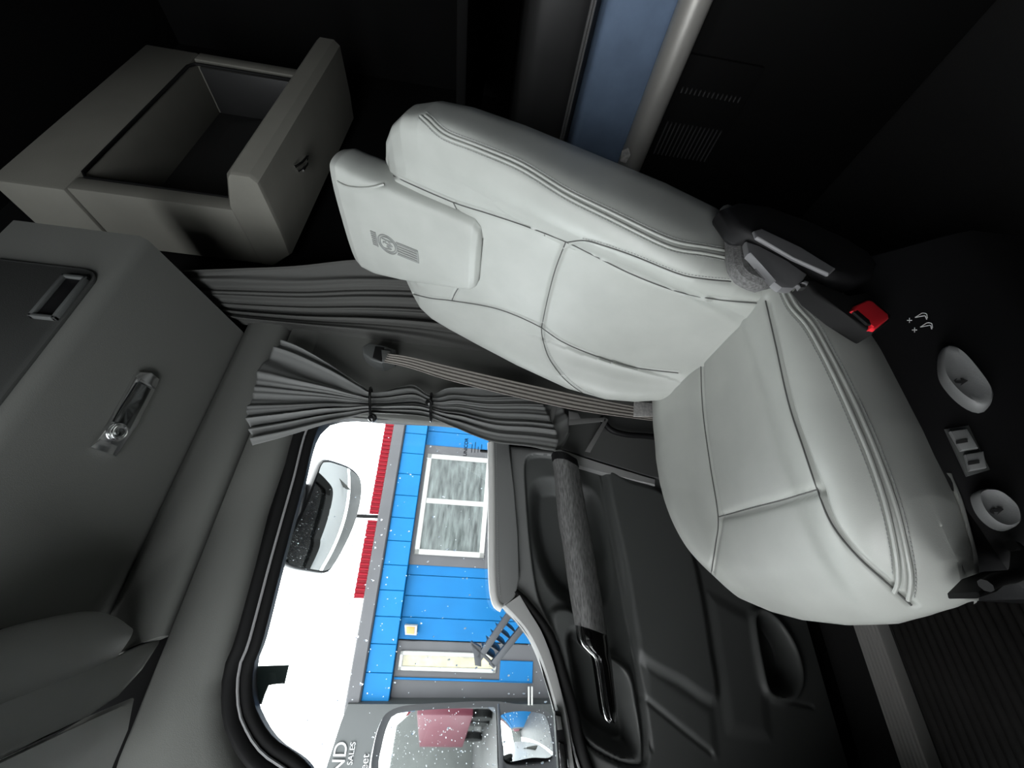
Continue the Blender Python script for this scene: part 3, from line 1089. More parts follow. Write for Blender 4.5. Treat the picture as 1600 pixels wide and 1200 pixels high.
if len(HS) > 2:
    tube('piping', HS, .0026, LEATHER, hr)
# emblem pressed into the pad: fan on top, ring with two letters, tail of bars
em_c = np.array(bvh_.ray_cast(Vector(CAM), Vector(ray(606, 382)).normalized())[0])
EMB = mat('pressed_leather', (.24, .25, .24), .4)
bm = bmesh.new()


def ept(a, b):
    """a across (towards the door), b up, on the pad's face"""
    q = em_c+BY*a+BV*b+BN*.05
    hh = bvh_.ray_cast(Vector(q), Vector(-BN))
    return np.array(hh[0])+BN*.0010 if hh[0] is not None else q-BN*.05


R0 = .0255
for r in (R0, R0*.80):
    add_tube(bm, [ept(r*math.cos(t), r*math.sin(t)) for t in np.linspace(0, 2*math.pi, 40, endpoint=False)], .0016, 6, closed=True)
for pl_ in ([(-.012, .013), (-.012, -.013)], [(-.012, .0), (.001, .013)], [(-.012, .0), (.001, -.013)],
            [(-.004, .012), (.001, -.011), (.006, .006), (.011, -.011), (.015, .012)]):
    add_tube(bm, [ept(a, b) for a, b in resample(pl_, 14)], .0015, 6)
for k in range(-2, 3):                       # tail below the ring
    add_tube(bm, [ept(k*.0072, b) for b in np.linspace(-.026, -.078, 10)], .0020, 6)
add_tube(bm, [ept(a, -.079) for a in np.linspace(-.018, .018, 8)], .0018, 6)
for sgn in (-1, 1):
    add_tube(bm, [ept(sgn*.018, b) for b in np.linspace(-.024, -.079, 8)], .0016, 6)
for k in range(-3, 4):                       # comb above the ring
    add_tube(bm, [ept(k*.0062, b) for b in np.linspace(.030+.0*abs(k), .043, 5)], .0018, 6)
add_tube(bm, [ept(a, .030-.0*a) for a in np.linspace(-.021, .021, 8)], .0014, 6)
eo = finish(bm, 'emblem', EMB, hr)
eo['label'] = 'pressed winged badge with a ringed letter pair'

# --- pedestal, side shield with its controls
box('seat_pedestal', (.32, .66, .20), (.36, .40, .40), PLASTIC, seat, .03, 3)
SH_a, SH_b = np.array((0, .378, .500)), np.array((0, .292, .385))     # sloping control face
sn = nz(np.array((0, SH_b[2]-SH_a[2], SH_a[1]-SH_b[1])))
sd = sn @ SH_a
V = []
for x in (.50, .492, .30, .22, .18, .14, .10, .045, .03):
    e = .012 if x in (.50, .03) else 0
    e2_ = .03*sstep(np.array((.22-x)/.2))
    V.append([(x, y, z) for y, z in ((.46, .46-e2_), (.42, .485-e-e2_), (.385, .497-e-e2_), (.368, .487-e-e2_), (.298+e, .393), (.286+e, .372), (.284+e, .30), (.30, .22+e), (.46, .22+e))])
sh = grid_mesh('side_shield', np.array(V), PLASTIC, seat, wrap=True, caps=True, ang=35)


def oS(p, off=0.0):
    return on(p[0], p[1], sn, sd+off)


def knob(px, name='knob'):
    outer = spline([oS(p, .004) for p in px], 40, closed=True)
    c = outer.mean(0)
    rows_ = []
    for sc2, hh in ((1.02, -.006), (1.0, .006), (.95, .0125), (.88, .0145), (.70, .0125), (.35, .0105)):
        rows_.append(c+(outer-c)*sc2+sn*hh)
    return grid_mesh(name, np.array(rows_), KNOB, sh, wrap=True, caps=True, ang=60), c


k1, c1 = knob([(1468, 553), (1480, 545), (1500, 556), (1525, 585), (1545, 615), (1545, 634), (1532, 643), (1510, 636), (1485, 615), (1468, 588)])
k2, c2 = knob([(1520, 775), (1532, 767), (1555, 770), (1580, 790), (1588, 808), (1585, 822), (1568, 828), (1547, 820), (1528, 800)])
DARKINK = mat('dark_ink', (.02, .02, .02), .6)
for (kk, arrows) in ((k1, [(1498, 597), 26]), (k2, [(1556, 798), 22])):
    (cx, cy), L = arrows
    bm = bmesh.new()
    for sgn in (-1, 1):
        tip = (cx+sgn*L*.55, cy-sgn*2)
        tri = [tip, (cx+sgn*L*.10, cy-6), (cx+sgn*L*.22, cy), (cx+sgn*L*.10, cy+6)]
        add_prism(bm, [oS(p, .0158) for p in tri], sn*.0008)
    add_prism(bm, [oS(p, .0158) for p in ((cx-6, cy-2), (cx+6, cy-2), (cx+6, cy+2), (cx-6, cy+2))], sn*.0007)
    finish(bm, 'arrow_mark', DARKINK, kk)
for q in ([(1481, 677), (1508, 673), (1525, 703), (1498, 707)], [(1504, 713), (1533, 708), (1538, 733), (1511, 738)]):
    rk = prism('rocker_switch', [oS(p, .002) for p in q], sn*.008, KNOB, sh, .002)
    cx, cy = np.mean(q, 0)
    prism('switch_mark', [oS(p, .0105) for p in ((cx-10, cy-1), (cx+8, cy-4), (cx+9, cy+1), (cx-9, cy+4))], sn*.0008, DARKINK, rk)
prism('switch_bezel', [oS(p, -.002) for p in ((1474, 672), (1512, 666), (1545, 735), (1508, 746))], sn*.005, PLASTIC_G, sh, .002)
# printed seat symbols with plus signs
bm = bmesh.new()
for dx, dy in ((0, 0), (8, 15)):
    for pl_ in ([(1430, 496), (1441, 489), (1448, 490), (1449, 497)], [(1430, 496), (1446, 493), (1448, 499)], [(1417, 500.5), (1425, 500.5)], [(1421, 497), (1421, 504)]):
        P_ = [oS((x+dx, y+dy), .0008) for x, y in resample(pl_, 10)]
        add_tube(bm, P_, .0006, 4)
finish(bm, 'seat_symbols', WHITE_INK, sh)
# front adjusting bar under the nose of the cushion
tube('slide_bar', spline([oY(p, .36) for p in ((1540, 915), (1560, 905), (1588, 898), (1593, 880), (1592, 860), (1580, 852))], 24), .006, RUBBER, seat)
prism('bar_foot', [oY(p, .37) for p in ((1530, 925), (1552, 902), (1585, 890), (1590, 900), (1560, 925), (1532, 935))], (0, .03, 0), RUBBER, seat, .003)

# --- recline bracket, felt boot, buckle at the near rear corner
prism('recline_cover', [oY(p, .335) for p in ((1128, 322), (1155, 312), (1200, 318), (1260, 345), (1320, 372), (1360, 390), (1376, 410), (1368, 432), (1340, 438), (1300, 428), (1240, 395), (1190, 372), (1150, 352))],
      (0, .035, 0), PLASTIC, seat, .012, 4, 60)
prism('bracket_rail', [oY(p, .328) for p in ((1178, 360), (1190, 356), (1250, 386), (1307, 419), (1296, 429), (1240, 402), (1182, 370))],
      (0, .006, 0), mat('worn_grey_plastic', (.16, .16, .165), .5), seat, .004, 3)
prism('bracket_plate', [oY(p, .345) for p in ((1166, 376), (1185, 384), (1230, 408), (1262, 428), (1254, 440), (1240, 450), (1222, 449), (1210, 440), (1206, 428), (1190, 410), (1170, 395))],
      (0, .012, 0), mat('worn_grey_plastic', (.16, .16, .165), .5), seat, .003, 2)
bm = bmesh.new()
add_tube(bm, spline([oY(p, yy) for p, yy in (((1134, 328), .37), ((1142, 352), .37), ((1150, 378), .372), ((1152, 405), .375), ((1158, 428), .378), ((1180, 440), .38), ((1206, 444), .385))], 30),
         [.010, .012, .013, .014]+[.015]*6+[.016]*10+[.015]*6+[.012, .010, .008, .006], 10)
add_tube(bm, spline([oY(p, .372) for p in ((1160, 380), (1165, 400), (1172, 418), (1190, 430))], 14), .009, 8)
finish(bm, 'felt_boot', FELT, seat)
bk1 = prism('buckle', [oY(p, .345) for p in ((1258, 438), (1272, 436), (1330, 468), (1350, 452), (1395, 492), (1392, 502), (1366, 520), (1352, 512), (1318, 488), (1275, 458))],
            (0, .028, 0), RUBBER, seat, .005, 3)
prism('release_button', [oY(p, .341) for p in ((1331, 485), (1336, 477), (1356, 467), (1364, 469), (1390, 491), (1391, 497), (1369, 515), (1362, 512), (1360, 502))], (0, .012, 0), RED, bk1, .004, 3)
prism('buckle_mouth', [oY(p, .3405) for p in ((1334, 487), (1340, 484), (1359, 500), (1362, 507), (1356, 506))], (0, .004, 0), RUBBER, bk1, .001)
prism('latch_pin', [oY(p, .343) for p in ((1249, 443), (1258, 438), (1265, 440), (1260, 449), (1252, 449))], (0, .008, 0), CHROME, bk1, .001)
tube('stalk', spline([oY(p, .36) for p in ((1240, 430), (1262, 446), (1290, 462), (1330, 484))], 16), .010, PLASTIC, bk1)

# ------------------------------------------------------------------ seat belt by the pillar
sb = thing('seat_belt', (.66, 1.12, .38), 'worn grey seat belt webbing slanting down behind the seat from its pillar loop', 'seat belt')
bl = [(606, 553), (640, 558), (700, 572), (800, 595), (900, 617), (1000, 637), (1046, 644)]
bh = [(600, 566), (640, 575), (700, 594), (800, 619), (900, 641), (1000, 655), (1046, 660)]
L_, H_ = spline(bl, 60), spline(bh, 60)
V = []
for i in range(60):
    yy = 1.085-.05*i/60
    a, b = oY(L_[i], yy), oY(H_[i], yy)
    V.append([a+(b-a)*k+np.array((0, -.0012*math.cos(k*8*math.pi), 0)) for k in np.linspace(0, 1, 33)])
grid_mesh('webbing', np.array(V), WEBBING, sb, ang=80, thick=.002)
prism('belt_label', [oY(p, 1.031) for p in ((991, 627), (1028, 631), (1040, 640), (1040, 651), (1028, 650), (990, 651))], (0, .003, 0), LABEL, sb, .001)
prism('pillar_loop', [oY(p, 1.095) for p in ((566, 541), (576, 535), (600, 541), (618, 546), (614, 560), (596, 567), (580, 562), (567, 552))], (0, .058, 0), PLASTIC_G, sb, .006, 3)
prism('loop_slot', [oY(p, 1.091) for p in ((586, 541), (600, 543), (596, 564), (582, 558))], (0, .01, 0), RUBBER, sb, .002)
prism('loop_cover', [oY(p, 1.084) for p in ((596, 546), (610, 548), (608, 561), (597, 563))], (0, .012, 0), PLASTIC_M, sb, .003)

# ------------------------------------------------------------------ curtains


def curtain(name, st, fn, nst, ns, pleats, amp, m, parent, ph=0.0, drop=None):
    """st: stations, each a list of pixels across the cloth; fn(px, u, s) -> point; amp(u) pleat depth"""
    W = len(st[0])
    cols = [spline([s_[k] for s_ in st], nst) for k in range(W)]
    V = []
    for i in range(nst):
        u = i/(nst-1)
        c = spline([cols[k][i] for k in range(W)], 24)
        row = []
        for j in range(ns):
            s = j/(ns-1)
            f = s*23
            k = min(int(f), 22)
            px = c[k]+(c[k+1]-c[k])*(f-k)
            p, nrm = fn(px, u, s)
            w_ = s+.05*math.sin(6.5*s+1+1.2*u+ph)+.022*math.sin(15*s+2.5*u+2*ph)
            z = pleats*2*math.pi*w_+ph+.8*math.sin(4*u+9*s)
            off = amp(u)*((.65+.35*math.sin(9*s+ph+2*u))*math.sin(z)+.4*math.sin(.43*z+1.1)+.18*math.sin(2.7*z+3*u))
            row.append(p+nrm*off)
        V.append(row)
    return grid_mesh(name, np.array(V), m, parent, ang=80, thick=.0015)


dc = thing('door_curtain', (.55, 1.1, .75), 'grey cloth curtain gathered by two black ball ties at the window edge', 'curtain')
NY = np.array((0, -1.0, 0))
ties = (0.36, 0.56)


def fn_d(px, u, s):
    return oY(px, 1.095), NY


st = [[(441, 533), (413, 562), (396, 612), (386, 648), (396, 697)],
      [(470, 545), (455, 580), (445, 620), (440, 655), (447, 684)],
      [(520, 573), (512, 595), (505, 620), (503, 645), (512, 664)],
      [(562, 600), (558, 612), (555, 624), (555, 636), (560, 650)],
      [(579, 611), (579, 620), (579, 629), (579, 638), (579, 647)],
      [(604, 609), (603, 620), (602, 630), (602, 640), (601, 648)],
      [(644, 600), (640, 615), (637, 628), (636, 640), (636, 650)],
      [(672, 616), (673, 626), (674, 635), (674, 644), (673, 654)],
      [(700, 606), (702, 622), (706, 636), (708, 652), (708, 668)],
      [(750, 606), (756, 628), (764, 648), (768, 668), (766, 690)],
      [(806, 606), (822, 628), (832, 652), (836, 676), (826, 698)],
      [(816, 616), (846, 628), (860, 655), (872, 684), (867, 705)]]
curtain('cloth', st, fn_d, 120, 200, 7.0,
        lambda u: .011*(1-.62*math.exp(-((u-.33)/.05)**2)-.62*math.exp(-((u-.60)/.05)**2))*(1 if u < .6 else 1-.62*min(1, (u-.6)/.2)), CLOTH, dc)
st2 = [[(676, 620), (677, 632), (676, 650)], [(720, 612), (735, 635), (730, 672)], [(800, 610), (815, 650), (800, 690)], [(845, 621), (866, 660), (868, 704)], [(872, 626), (888, 652), (889, 680)]]
curtain('back_fold', st2, lambda px, u, s: (oY(px, 1.118), NY), 50, 60, 2.0, lambda u: .005, CLOTH, dc, 1.0)
BALL = mat('gloss_black_ball', (.01, .01, .01), .2)
for p0, p1, bp in (((579, 605), (579, 651), (582, 653)), ((674, 614), (673, 656), (671, 629))):
    a, b = oY(p0, 1.082), oY(p1, 1.082)
    c = (a+b)/2
    hw = np.linalg.norm(b-a)/2
    dirv = nz(b-a)
    bm = bmesh.new()
    add_tube(bm, [c+dirv*hw*math.cos(t)+NY*(.020*math.sin(t)-.006) for t in np.linspace(0, 2*math.pi, 30, endpoint=False)], .0042, 8, closed=True)
    to = finish(bm, 'tie_band', BALL, dc)
    bc = oY(bp, 1.062)
    bm = bmesh.new()
    bmesh.ops.create_uvsphere(bm, u_segments=20, v_segments=12, radius=.0125)
    bmesh.ops.translate(bm, verts=bm.verts[:], vec=tuple(bc))
    finish(bm, 'ball', BALL, to)
STRAP = mat('grey_hook_tape', (.16, .16, .155), .85, bump=.3, bscale=500)
for q in ([(946, 652), (951, 656), (922, 707), (914, 705)], [(889, 655), (946, 652), (947, 658), (889, 664)], [(865, 626), (873, 628), (864, 660), (856, 656)],
          [(889, 642), (903, 645), (908, 655), (889, 656)]):
    prism('strap', [oY(p, 1.11) for p in q], (0, .003, 0), STRAP, dc, .0008)

sc2 = thing('sleeper_curtain', (.9, 1.05, .7), 'tall grey pleated sleeper curtain hanging from the overhead cabinet behind the seat', 'curtain')


def fn_s(px, u, s):
    x = .786*s+(1-s)*(.805+.13*min(1, u*2))
    return oX(px, x), nz(np.array((-.6, -.8, 0)))


st = [[(278, 424), (292, 440), (310, 458), (330, 478), (356, 503)],
      [(360, 420), (370, 440), (380, 462), (392, 486), (404, 511)],
      [(460, 415), (468, 443), (476, 470), (484, 497), (492, 521)],
      [(560, 405), (567, 440), (575, 472), (583, 502), (592, 534)],
      [(690, 405), (693, 440), (696, 475), (698, 512), (702, 551)],
      [(850, 410), (850, 455), (850, 500), (850, 542), (850, 585)],
      [(1010, 430), (1010, 480), (1010, 530), (1010, 580), (1010, 632)]]
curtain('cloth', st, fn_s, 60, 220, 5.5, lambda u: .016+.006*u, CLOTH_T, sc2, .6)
tube('rail', [oX((262, 408), .81), oX((290, 440), .80), oX((330, 480), .79), oX((362, 510), .79)], .008, RUBBER, sc2)

# ------------------------------------------------------------------ the yard outside
GZ = -1.25
ASPH = mat('wet_asphalt', (.05, .05, .052), .5, bump=.4, bscale=30, var=.25, vscale=2)
g = box('ground', (0, 41.3, GZ-.1), (120, 80, .2), ASPH)
g['kind'] = 'structure'
_az = math.radians(98.4)
BWX = np.array((math.sin(_az), math.cos(_az), 0))            # along the facade, towards the truck's rear
BNO = np.array((-BWX[1], BWX[0], 0))                         # away from the truck
BD = 7.2


def ob(p, off=0.0):
    """a point of the facade (off metres in front of it)"""
    return on(p[0], p[1], BNO, BD-off)


def uz(P):
    return np.array((P @ BWX, P[2]))


def bp(u, z, off=0.0):
    return BWX*u+BNO*(BD-off)+np.array((0, 0, z))


def bpanel(name, u0, u1, z0, z1, off, th, m, parent, bevel=.006, mesh=None):
    bm = bmesh.new()
    add_prism(bm, [bp(u0, z0, off), bp(u1, z0, off), bp(u1, z1, off), bp(u0, z1, off)], BNO*th, bevel, 1)
    return finish(bm, name, m, parent)


BLUE = mat('blue_siding_paint', (.0004, .064, .170), .6, bump=.1, bscale=20, var=.06, vscale=3, spec=.15)
BLUE2 = mat('blue_fascia_paint', (.0008, .072, .185), .55, var=.06, vscale=3, spec=.15)
REDP = mat('red_fascia_paint', (.11, .0015, .006), .5, var=.1, vscale=4, spec=.1)
CHAR = mat('charcoal_cladding', (.024, .024, .027), .6, var=.15, vscale=3)
CREAM = mat('cream_window_frame', (.19, .19, .18), .5)
bld = thing('building', tuple(bp(2, GZ)), 'blue sided building with charcoal eave and red ribbed fascia across the yard', 'building')
# measured on the facade
uL = uz(ob((770, 1004)))[0]          # where the blue siding stops
uEnd = uz(ob((800, 1100)))[0]
z_soff = uz(ob((645, 840)))[1]
z_ft = uz(ob((608, 840)))[1]
z_band = uz(ob((588, 840)))[1]
z_red = uz(ob((571, 840), .10))[1]
bpanel('core', uEnd, 16, GZ, z_band-.05, -.05, 3.0, CHAR, bld)
# siding boards, each its own piece
ys = [1004]
u = uL
bw_ = .30
k = 0
while u < 14:
    bpanel('siding_board', u+.003, u+bw_-.003, GZ, z_soff, .012+.002*(k % 2), .05, BLUE, bld, .008)
    u += bw_
    k += 1
# overhanging fascia boards above them
u = uEnd+.02
while u < 14:
    bpanel('fascia_board', u+.003, u+.36-.003, z_soff, z_ft, .14, .2, BLUE2, bld, .008)
    u += .36
bpanel('eave_band', uEnd-.1, 15, z_ft, z_band, .20, .3, CHAR, bld, .02)
# red ribbed fascia in two lengths with a gap
ug0, ug1 = uz(ob((575, 809), .1))[0], uz(ob((575, 806), .1))[0]
ue = uz(ob((562, 934), .1))[0]
for a, b in ((ue, ug0-.03), (ug1+.03, 13.5)):
    bm = bmesh.new()
    n = int((b-a)/.07)
    prof_ = []
    for i in range(n):
        x = a+(b-a)*i/n
        d = (b-a)/n
        prof_ += [(x, .16), (x+d*.45, .16), (x+d*.55, .185), (x+d*.9, .185)]
    add_prism(bm, [bp(a, z_band, .10)]+[bp(x, z_band, o) for x, o in prof_]+[bp(b, z_band, .10)], (0, 0, z_red-z_band))
    finish(bm, 'red_fascia', REDP, bld, 20)
# thin mast in the gap
mp = ob((590, 807), .15)
tube('mast', [mp+(0, 0, -.1), bp((ug0+ug1)/2, uz(ob((556, 806), .15))[1], .15)], .03, mat('dark_mast', (.004, .004, .004), .8, spec=.1), bld)


def window(name, px, off, nmull, gm, f=.085):
    P = [uz(ob(p, off)) for p in px]
    u0 = (P[0][0]+P[1][0])/2; u1 = (P[2][0]+P[3][0])/2
    zt2 = (P[0][1]+P[3][1])/2; zb2 = (P[1][1]+P[2][1])/2
    u0, u1 = min(u0, u1), max(u0, u1)
    bm = bmesh.new()
    for a, b, c, d in ((u0, u1, zb2, zb2+f), (u0, u1, zt2-f, zt2), (u0, u0+f, zb2, zt2), (u1-f, u1, zb2, zt2)):
        add_prism(bm, [bp(a, c, off), bp(b, c, off), bp(b, d, off), bp(a, d, off)], BNO*.09, .008, 1)
    for t in nmull:
        c = u0+(u1-u0)*t
        add_prism(bm, [bp(c-f/2, zb2, off-.01), bp(c+f/2, zb2, off-.01), bp(c+f/2, zt2, off-.01), bp(c-f/2, zt2, off-.01)], BNO*.07, .006, 1)
    fr_ = finish(bm, name, CREAM, bld)
    ed = [0]+list(nmull)+[1]
    for a, b in zip(ed[:-1], ed[1:]):
        bpanel('pane', u0+(u1-u0)*a+f*.5, u0+(u1-u0)*b-f*.5, zb2+f*.7, zt2-f*.7, off-.02, .01, gm, fr_, 0)
    return u0, u1, zb2, zt2


PANE = mat('building_glass', (.062, .070, .068), .08, spec=.6, var=.6, vscale=3, stretch=(1, 1, 5))
WPX = [(647, 866), (757, 872), (768, 716), (668, 709)]
u0, u1, zb2, zt2 = window('window_frame', WPX, .06, [.515], PANE)
bpanel('window_surround', u0-.16, u1+.16, zb2-.12, zt2+.09, .03, .04, CHAR, bld, .005)
# dark door bay with its cream framed light
bpanel('bay_panel', uEnd, uL-.01, GZ, z_soff, .02, .06, CHAR, bld, .01)
PANE2 = mat('yellowish_glass', (.19, .16, .06), .1, spec=.8, var=.7, vscale=5)  # yellowish pane tone varied by noise
DPX = [(622, 1049), (775, 1049), (775, 1020), (624, 1018)]
P = [uz(ob(p, .05)) for p in DPX]
window('door_light_frame', [(621, 1050), (778, 1050), (774, 1021), (625, 1018)], .06, [], PANE2, .055)
P = np.array([uz(ob(p, .05)) for p in ((782, 1034), (830, 1034), (832, 1066), (782, 1066))])
bpanel('blue_kick_panel', P[:, 0].min(), P[:, 0].max(), P[:, 1].min(), P[:, 1].max(), .05, .03, BLUE, bld)
P = np.array([uz(ob(p, .05)) for p in ((622, 1062), (832, 1067))])
bpanel('blue_corner_strip', P[:, 0].min(), P[:, 0].max()+.02, P[:, 1].min(), z_soff-.02, .05, .03, BLUE, bld)
# wall lamp
lm = prism('wall_lamp', [ob(p, .16) for p in ((632, 977), (633, 992), (651, 993), (652, 978))], BNO*.12, CREAM, bld, .01)
prism('lamp_lens', [ob(p, .168) for p in ((635, 979), (635, 990), (647, 991), (648, 980))], BNO*.02, mat('amber_lens', (.20, .09, .012), .3, emit=(1, .5, .1), estr=.25), lm, .004)

# dark annex with a sign, nearer the truck's nose
ax = thing('sign_wall', tuple(bp(-3, GZ)), 'dark green-grey signboard wall with white lettering at the photo\'s lower edge', 'sign')
DG = mat('dark_green_grey_board', (.010, .012, .012), .5, var=.12, vscale=2)
top = [(543, 1100), (532, 1130), (508, 1205), (470, 1330)]
bot = [(900, 1330), (905, 1205), (880, 1100)]
prism('board', [ob(p, .25) for p in top+bot], BNO*.3, DG, ax, .01)
WHITE = mat('white_lettering', (.2, .2, .2), .5)


def sign(name, s, px, hpx, off):
    o = ob(px, off)
    sc = np.linalg.norm(ob((px[0]-hpx, px[1]), off)-o)
    return text_obj(name, s, sc/.70, frame_M(o, BWX, (0, 0, 1), -BNO), WHITE, ax, .004, .0, 'RIGHT')


sign('lettering', 'AND', (544, 1158), 20, .27)
sign('lettering', 'SALES', (556, 1159), 8, .27)
sign('lettering', 'eet', (577, 1178), 11, .27)
# two pale stripes low on the dark wall
bm = bmesh.new()
for x in (826, 831):
    add_prism(bm, [ob((x-1, 1073), .28), ob((x+1.5, 1073), .28), ob((x+1.5, 1102), .28), ob((x-1, 1102), .28)], BNO*.02)
finish(bm, 'pale_stripe', CREAM, ax)

# steel stair in front of the door bay
stt = thing('steel_stair', tuple(bp(uL-.4, GZ, 1.0)), 'dark steel stair with landing post in front of the blue building', 'stair')
STL = mat('dark_painted_steel', (.014, .015, .018), .5, .3)
OS = 1.0
for a, b, wd in (((748, 1030), (800, 955), 5), ((768, 1042), (822, 975), 5)):
    d = nz(np.array(b)-np.array(a)); n_ = np.array((-d[1], d[0]))*wd
    prism('stringer', [ob(np.array(a)+n_, OS), ob(np.array(b)+n_, OS), ob(np.array(b)-n_, OS), ob(np.array(a)-n_, OS)], BNO*.08, STL, stt, .008)
for k in range(6):
    t = .15+k*.15
    a = np.array((748, 1030))*(1-t)+np.array((800, 955))*t
    b = np.array((768, 1042))*(1-t)+np.array((822, 975))*t
    prism('tread', [ob(a+(1.2, 1.5), OS-.02), ob(b+(1.2, 1.5), OS-.02), ob(b-(1.2, 1.5), OS-.02), ob(a-(1.2, 1.5), OS-.02)], BNO*.5, STL, stt, .004)
prism('landing_post', [ob(p, OS) for p in ((735, 1006), (737, 1003), (752, 1012), (752, 1042), (742, 1040), (741, 1022))], BNO*.1, STL, stt, .008)
prism('landing_bar', [ob(p, OS) for p in ((738, 1004), (775, 1040), (772, 1044), (735, 1008))], BNO*.06, STL, stt, .008)

# ------------------------------------------------------------------ the truck's own outside: door skin and mirrors
skin = struct(wall_with_hole('trim_outer_skin', [(-.95, -.45), (2.7, -.45), (2.7, 2.9), (-.95, 1.9)], WIN_O, 1.265, 1.285, mat('white_body_paint', (.4, .4, .4), .25)))
MIRR = mat('mirror_glass', (.62, .65, .64), .02, 1.0)
SHELL = mat('black_mirror_shell', (.015, .015, .016), .4)
lm_ = thing('look_down_mirror', tuple(oY((500, 800), 1.5)), 'rounded look-down mirror hanging outside above the side window', 'mirror')
LD = [(511, 720), (530, 725), (547, 732), (560, 743), (565, 758), (560, 790), (550, 822), (540, 846), (528, 872), (519, 887), (508, 893), (483, 890), (462, 886), (447, 879), (443, 871), (450, 846), (466, 812), (482, 775), (497, 738), (503, 725)]
mn = nz(np.array((-.06, -.70, -.71)))
md = mn @ oY((505, 805), 1.48)


def om(p, off=0.0):
    return on(p[0], p[1], mn, md+off)


LDp = spline([om(p) for p in LD], 90, closed=True)
c = LDp.mean(0)
rows = []
for s_, hh in ((.93, -.005), (1.0, -.004), (1.035, -.012), (1.05, -.03), (.98, -.06), (.7, -.09), (.3, -.10)):
    rows.append(c+(LDp-c)*s_+mn*hh)
grid_mesh('mirror_shell', np.array(rows), SHELL, lm_, wrap=True, caps=True, ang=60)
rows = []
RL = np.linalg.norm(LDp-c, axis=1).max()
for s_ in np.linspace(.985, .02, 16):
    rr_ = np.linalg.norm((LDp-c)*s_, axis=1)
    rows.append(c+(LDp-c)*s_+mn[None]*(.026*(1-(rr_/RL)**2)-.0055)[:, None])
grid_mesh('mirror_glass', np.array(rows), MIRR, lm_, wrap=True, caps=True, ang=80)
ma = om((462, 775), -.05)
prism('mount_arm', [oY(p, 1.42) for p in ((474, 752), (478, 770), (470, 800), (458, 828), (450, 832), (455, 800), (466, 765))], (0, .05, 0), SHELL, lm_, .01)

tube('mount_base', [oY((466, 790), 1.44), oY((440, 792), 1.36)+np.array((0, 0, .06)), oY((430, 792), 1.28)+np.array((0, 0, .10))], .016, SHELL, lm_)
mm_ = thing('side_mirror', tuple(oY((740, 1150), 1.62)), 'large black door mirror with flat upper glass and convex lower glass', 'mirror')
sn2 = nz(np.array((.82, -.57, .0)))
sdd = sn2 @ oY((720, 1150), 1.62)


def oM(p, off=0.0):
    return on(p[0], p[1], sn2, sdd+off)


SHo = [(637, 1102), (700, 1098), (775, 1096), (830, 1105), (852, 1110), (864, 1125), (870, 1180), (872, 1300), (600, 1300), (579, 1215), (582, 1170), (592, 1132), (606, 1112)]
So = spline([oM(p) for p in SHo], 110, closed=True)
c = So.mean(0)
rows = []
for s_, hh in ((.93, .0), (.99, .002), (1.0, -.006), (1.01, -.03), (.95, -.09), (.7, -.14), (.3, -.15)):
    rows.append(c+(So-c)*s_+sn2*hh)
grid_mesh('mirror_shell', np.array(rows), SHELL, mm_, wrap=True, caps=True, ang=60)
FG = [(640, 1113), (700, 1109), (765, 1107), (774, 1110), (777, 1195), (778, 1290), (612, 1290), (592, 1210), (597, 1165), (608, 1128), (620, 1117)]
prism('flat_glass', [oM(p, .004) for p in spline(FG, 70, closed=True)], sn2*.004, MIRR, mm_, .001)
CGp = spline([oM(p, .004) for p in ((781, 1120), (800, 1115), (846, 1116), (854, 1124), (860, 1150), (862, 1182), (830, 1188), (792, 1190), (786, 1170), (782, 1140))], 60, closed=True)
c = CGp.mean(0)
RC = np.linalg.norm(CGp-c, axis=1).max()
grid_mesh('convex_glass', np.array([c+(CGp-c)*s_+sn2[None]*(.018*(1-(np.linalg.norm((CGp-c)*s_, axis=1)/RC)**2))[:, None] for s_ in np.linspace(1, .02, 14)]), MIRR, mm_, wrap=True, caps=True, ang=80)
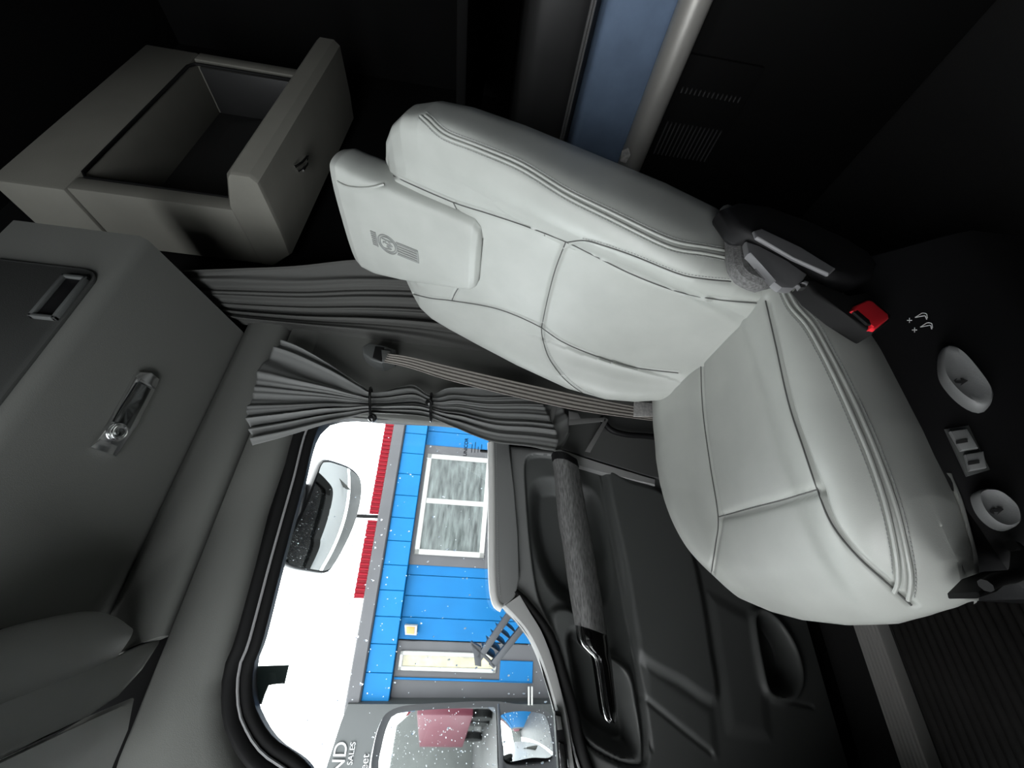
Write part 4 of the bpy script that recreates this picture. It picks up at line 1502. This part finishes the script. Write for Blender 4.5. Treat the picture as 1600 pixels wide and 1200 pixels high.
prism('glass_divider', [oM(p, .003) for p in ((776, 1104), (780, 1104), (786, 1195), (786, 1290), (780, 1290), (779, 1195))], sn2*.012, SHELL, mm_, .002)
tube('mirror_arm', [oM((700, 1290), -.05), np.array((-.75, 1.32, .95))], .02, SHELL, mm_)
bm = bmesh.new()
cnt = 0
FGp = np.array(FG)
while cnt < 260:
    p = np.array((rng.uniform(590, 865), rng.uniform(1108, 1230)))
    if not (inside(p[None], FGp)[0] or p[0] > 785):
        continue
    r = .0008+.0016*rng.random()**2
    q = oM(p, .0085 if p[0] < 780 else .02)
    rr_ = bmesh.ops.create_icosphere(bm, subdivisions=1, radius=r)
    bmesh.ops.translate(bm, verts=rr_['verts'], vec=tuple(q))
    cnt += 1
finish(bm, 'raindrops', DROP, mm_)['kind'] = 'stuff'
# bracket seen against the sky over the window
vb = prism('visor_bracket', [oY(p, 1.287) for p in ((360, 1043), (400, 1041), (451, 1039), (444, 1069), (417, 1069), (408, 1101), (360, 1104))], (0, .008, 0), mat('green_grey_bracket', (.045, .062, .054), .5), None, .003)
tag(vb, 'small green-grey angled bracket against the white sky above the window', 'bracket')

# ------------------------------------------------------------------ behind the truck, for the mirrors
wh = thing('grey_warehouse', (34, 16, GZ), 'pale grey warehouse seen only in the mirrors', 'building')
box('wall', (34, 14, 1.4), (.4, 40, 5.3), mat('pale_grey_cladding', (.06, .062, .06), .6, var=.1, vscale=2), wh, .02)
tr = thing('red_trailer', (22, 6, GZ), 'red semi trailer parked behind, seen in the door mirror', 'trailer')
box('trailer_body', (24, 6.4, .9), (8, 2.5, 2.4), mat('dark_red_trailer_paint', (.08, .006, .018), .5), tr, .03)
bm = bmesh.new()
for x in (21.2, 22.4, 26.5):
    for y in (5.4, 7.4):
        bmesh.ops.create_cone(bm, cap_ends=True, segments=20, radius1=.5, radius2=.5, depth=.3, matrix=Matrix.Translation((x, y, GZ+.5)) @ Matrix.Rotation(math.pi/2, 4, 'X'))
finish(bm, 'wheels', RUBBER, tr)
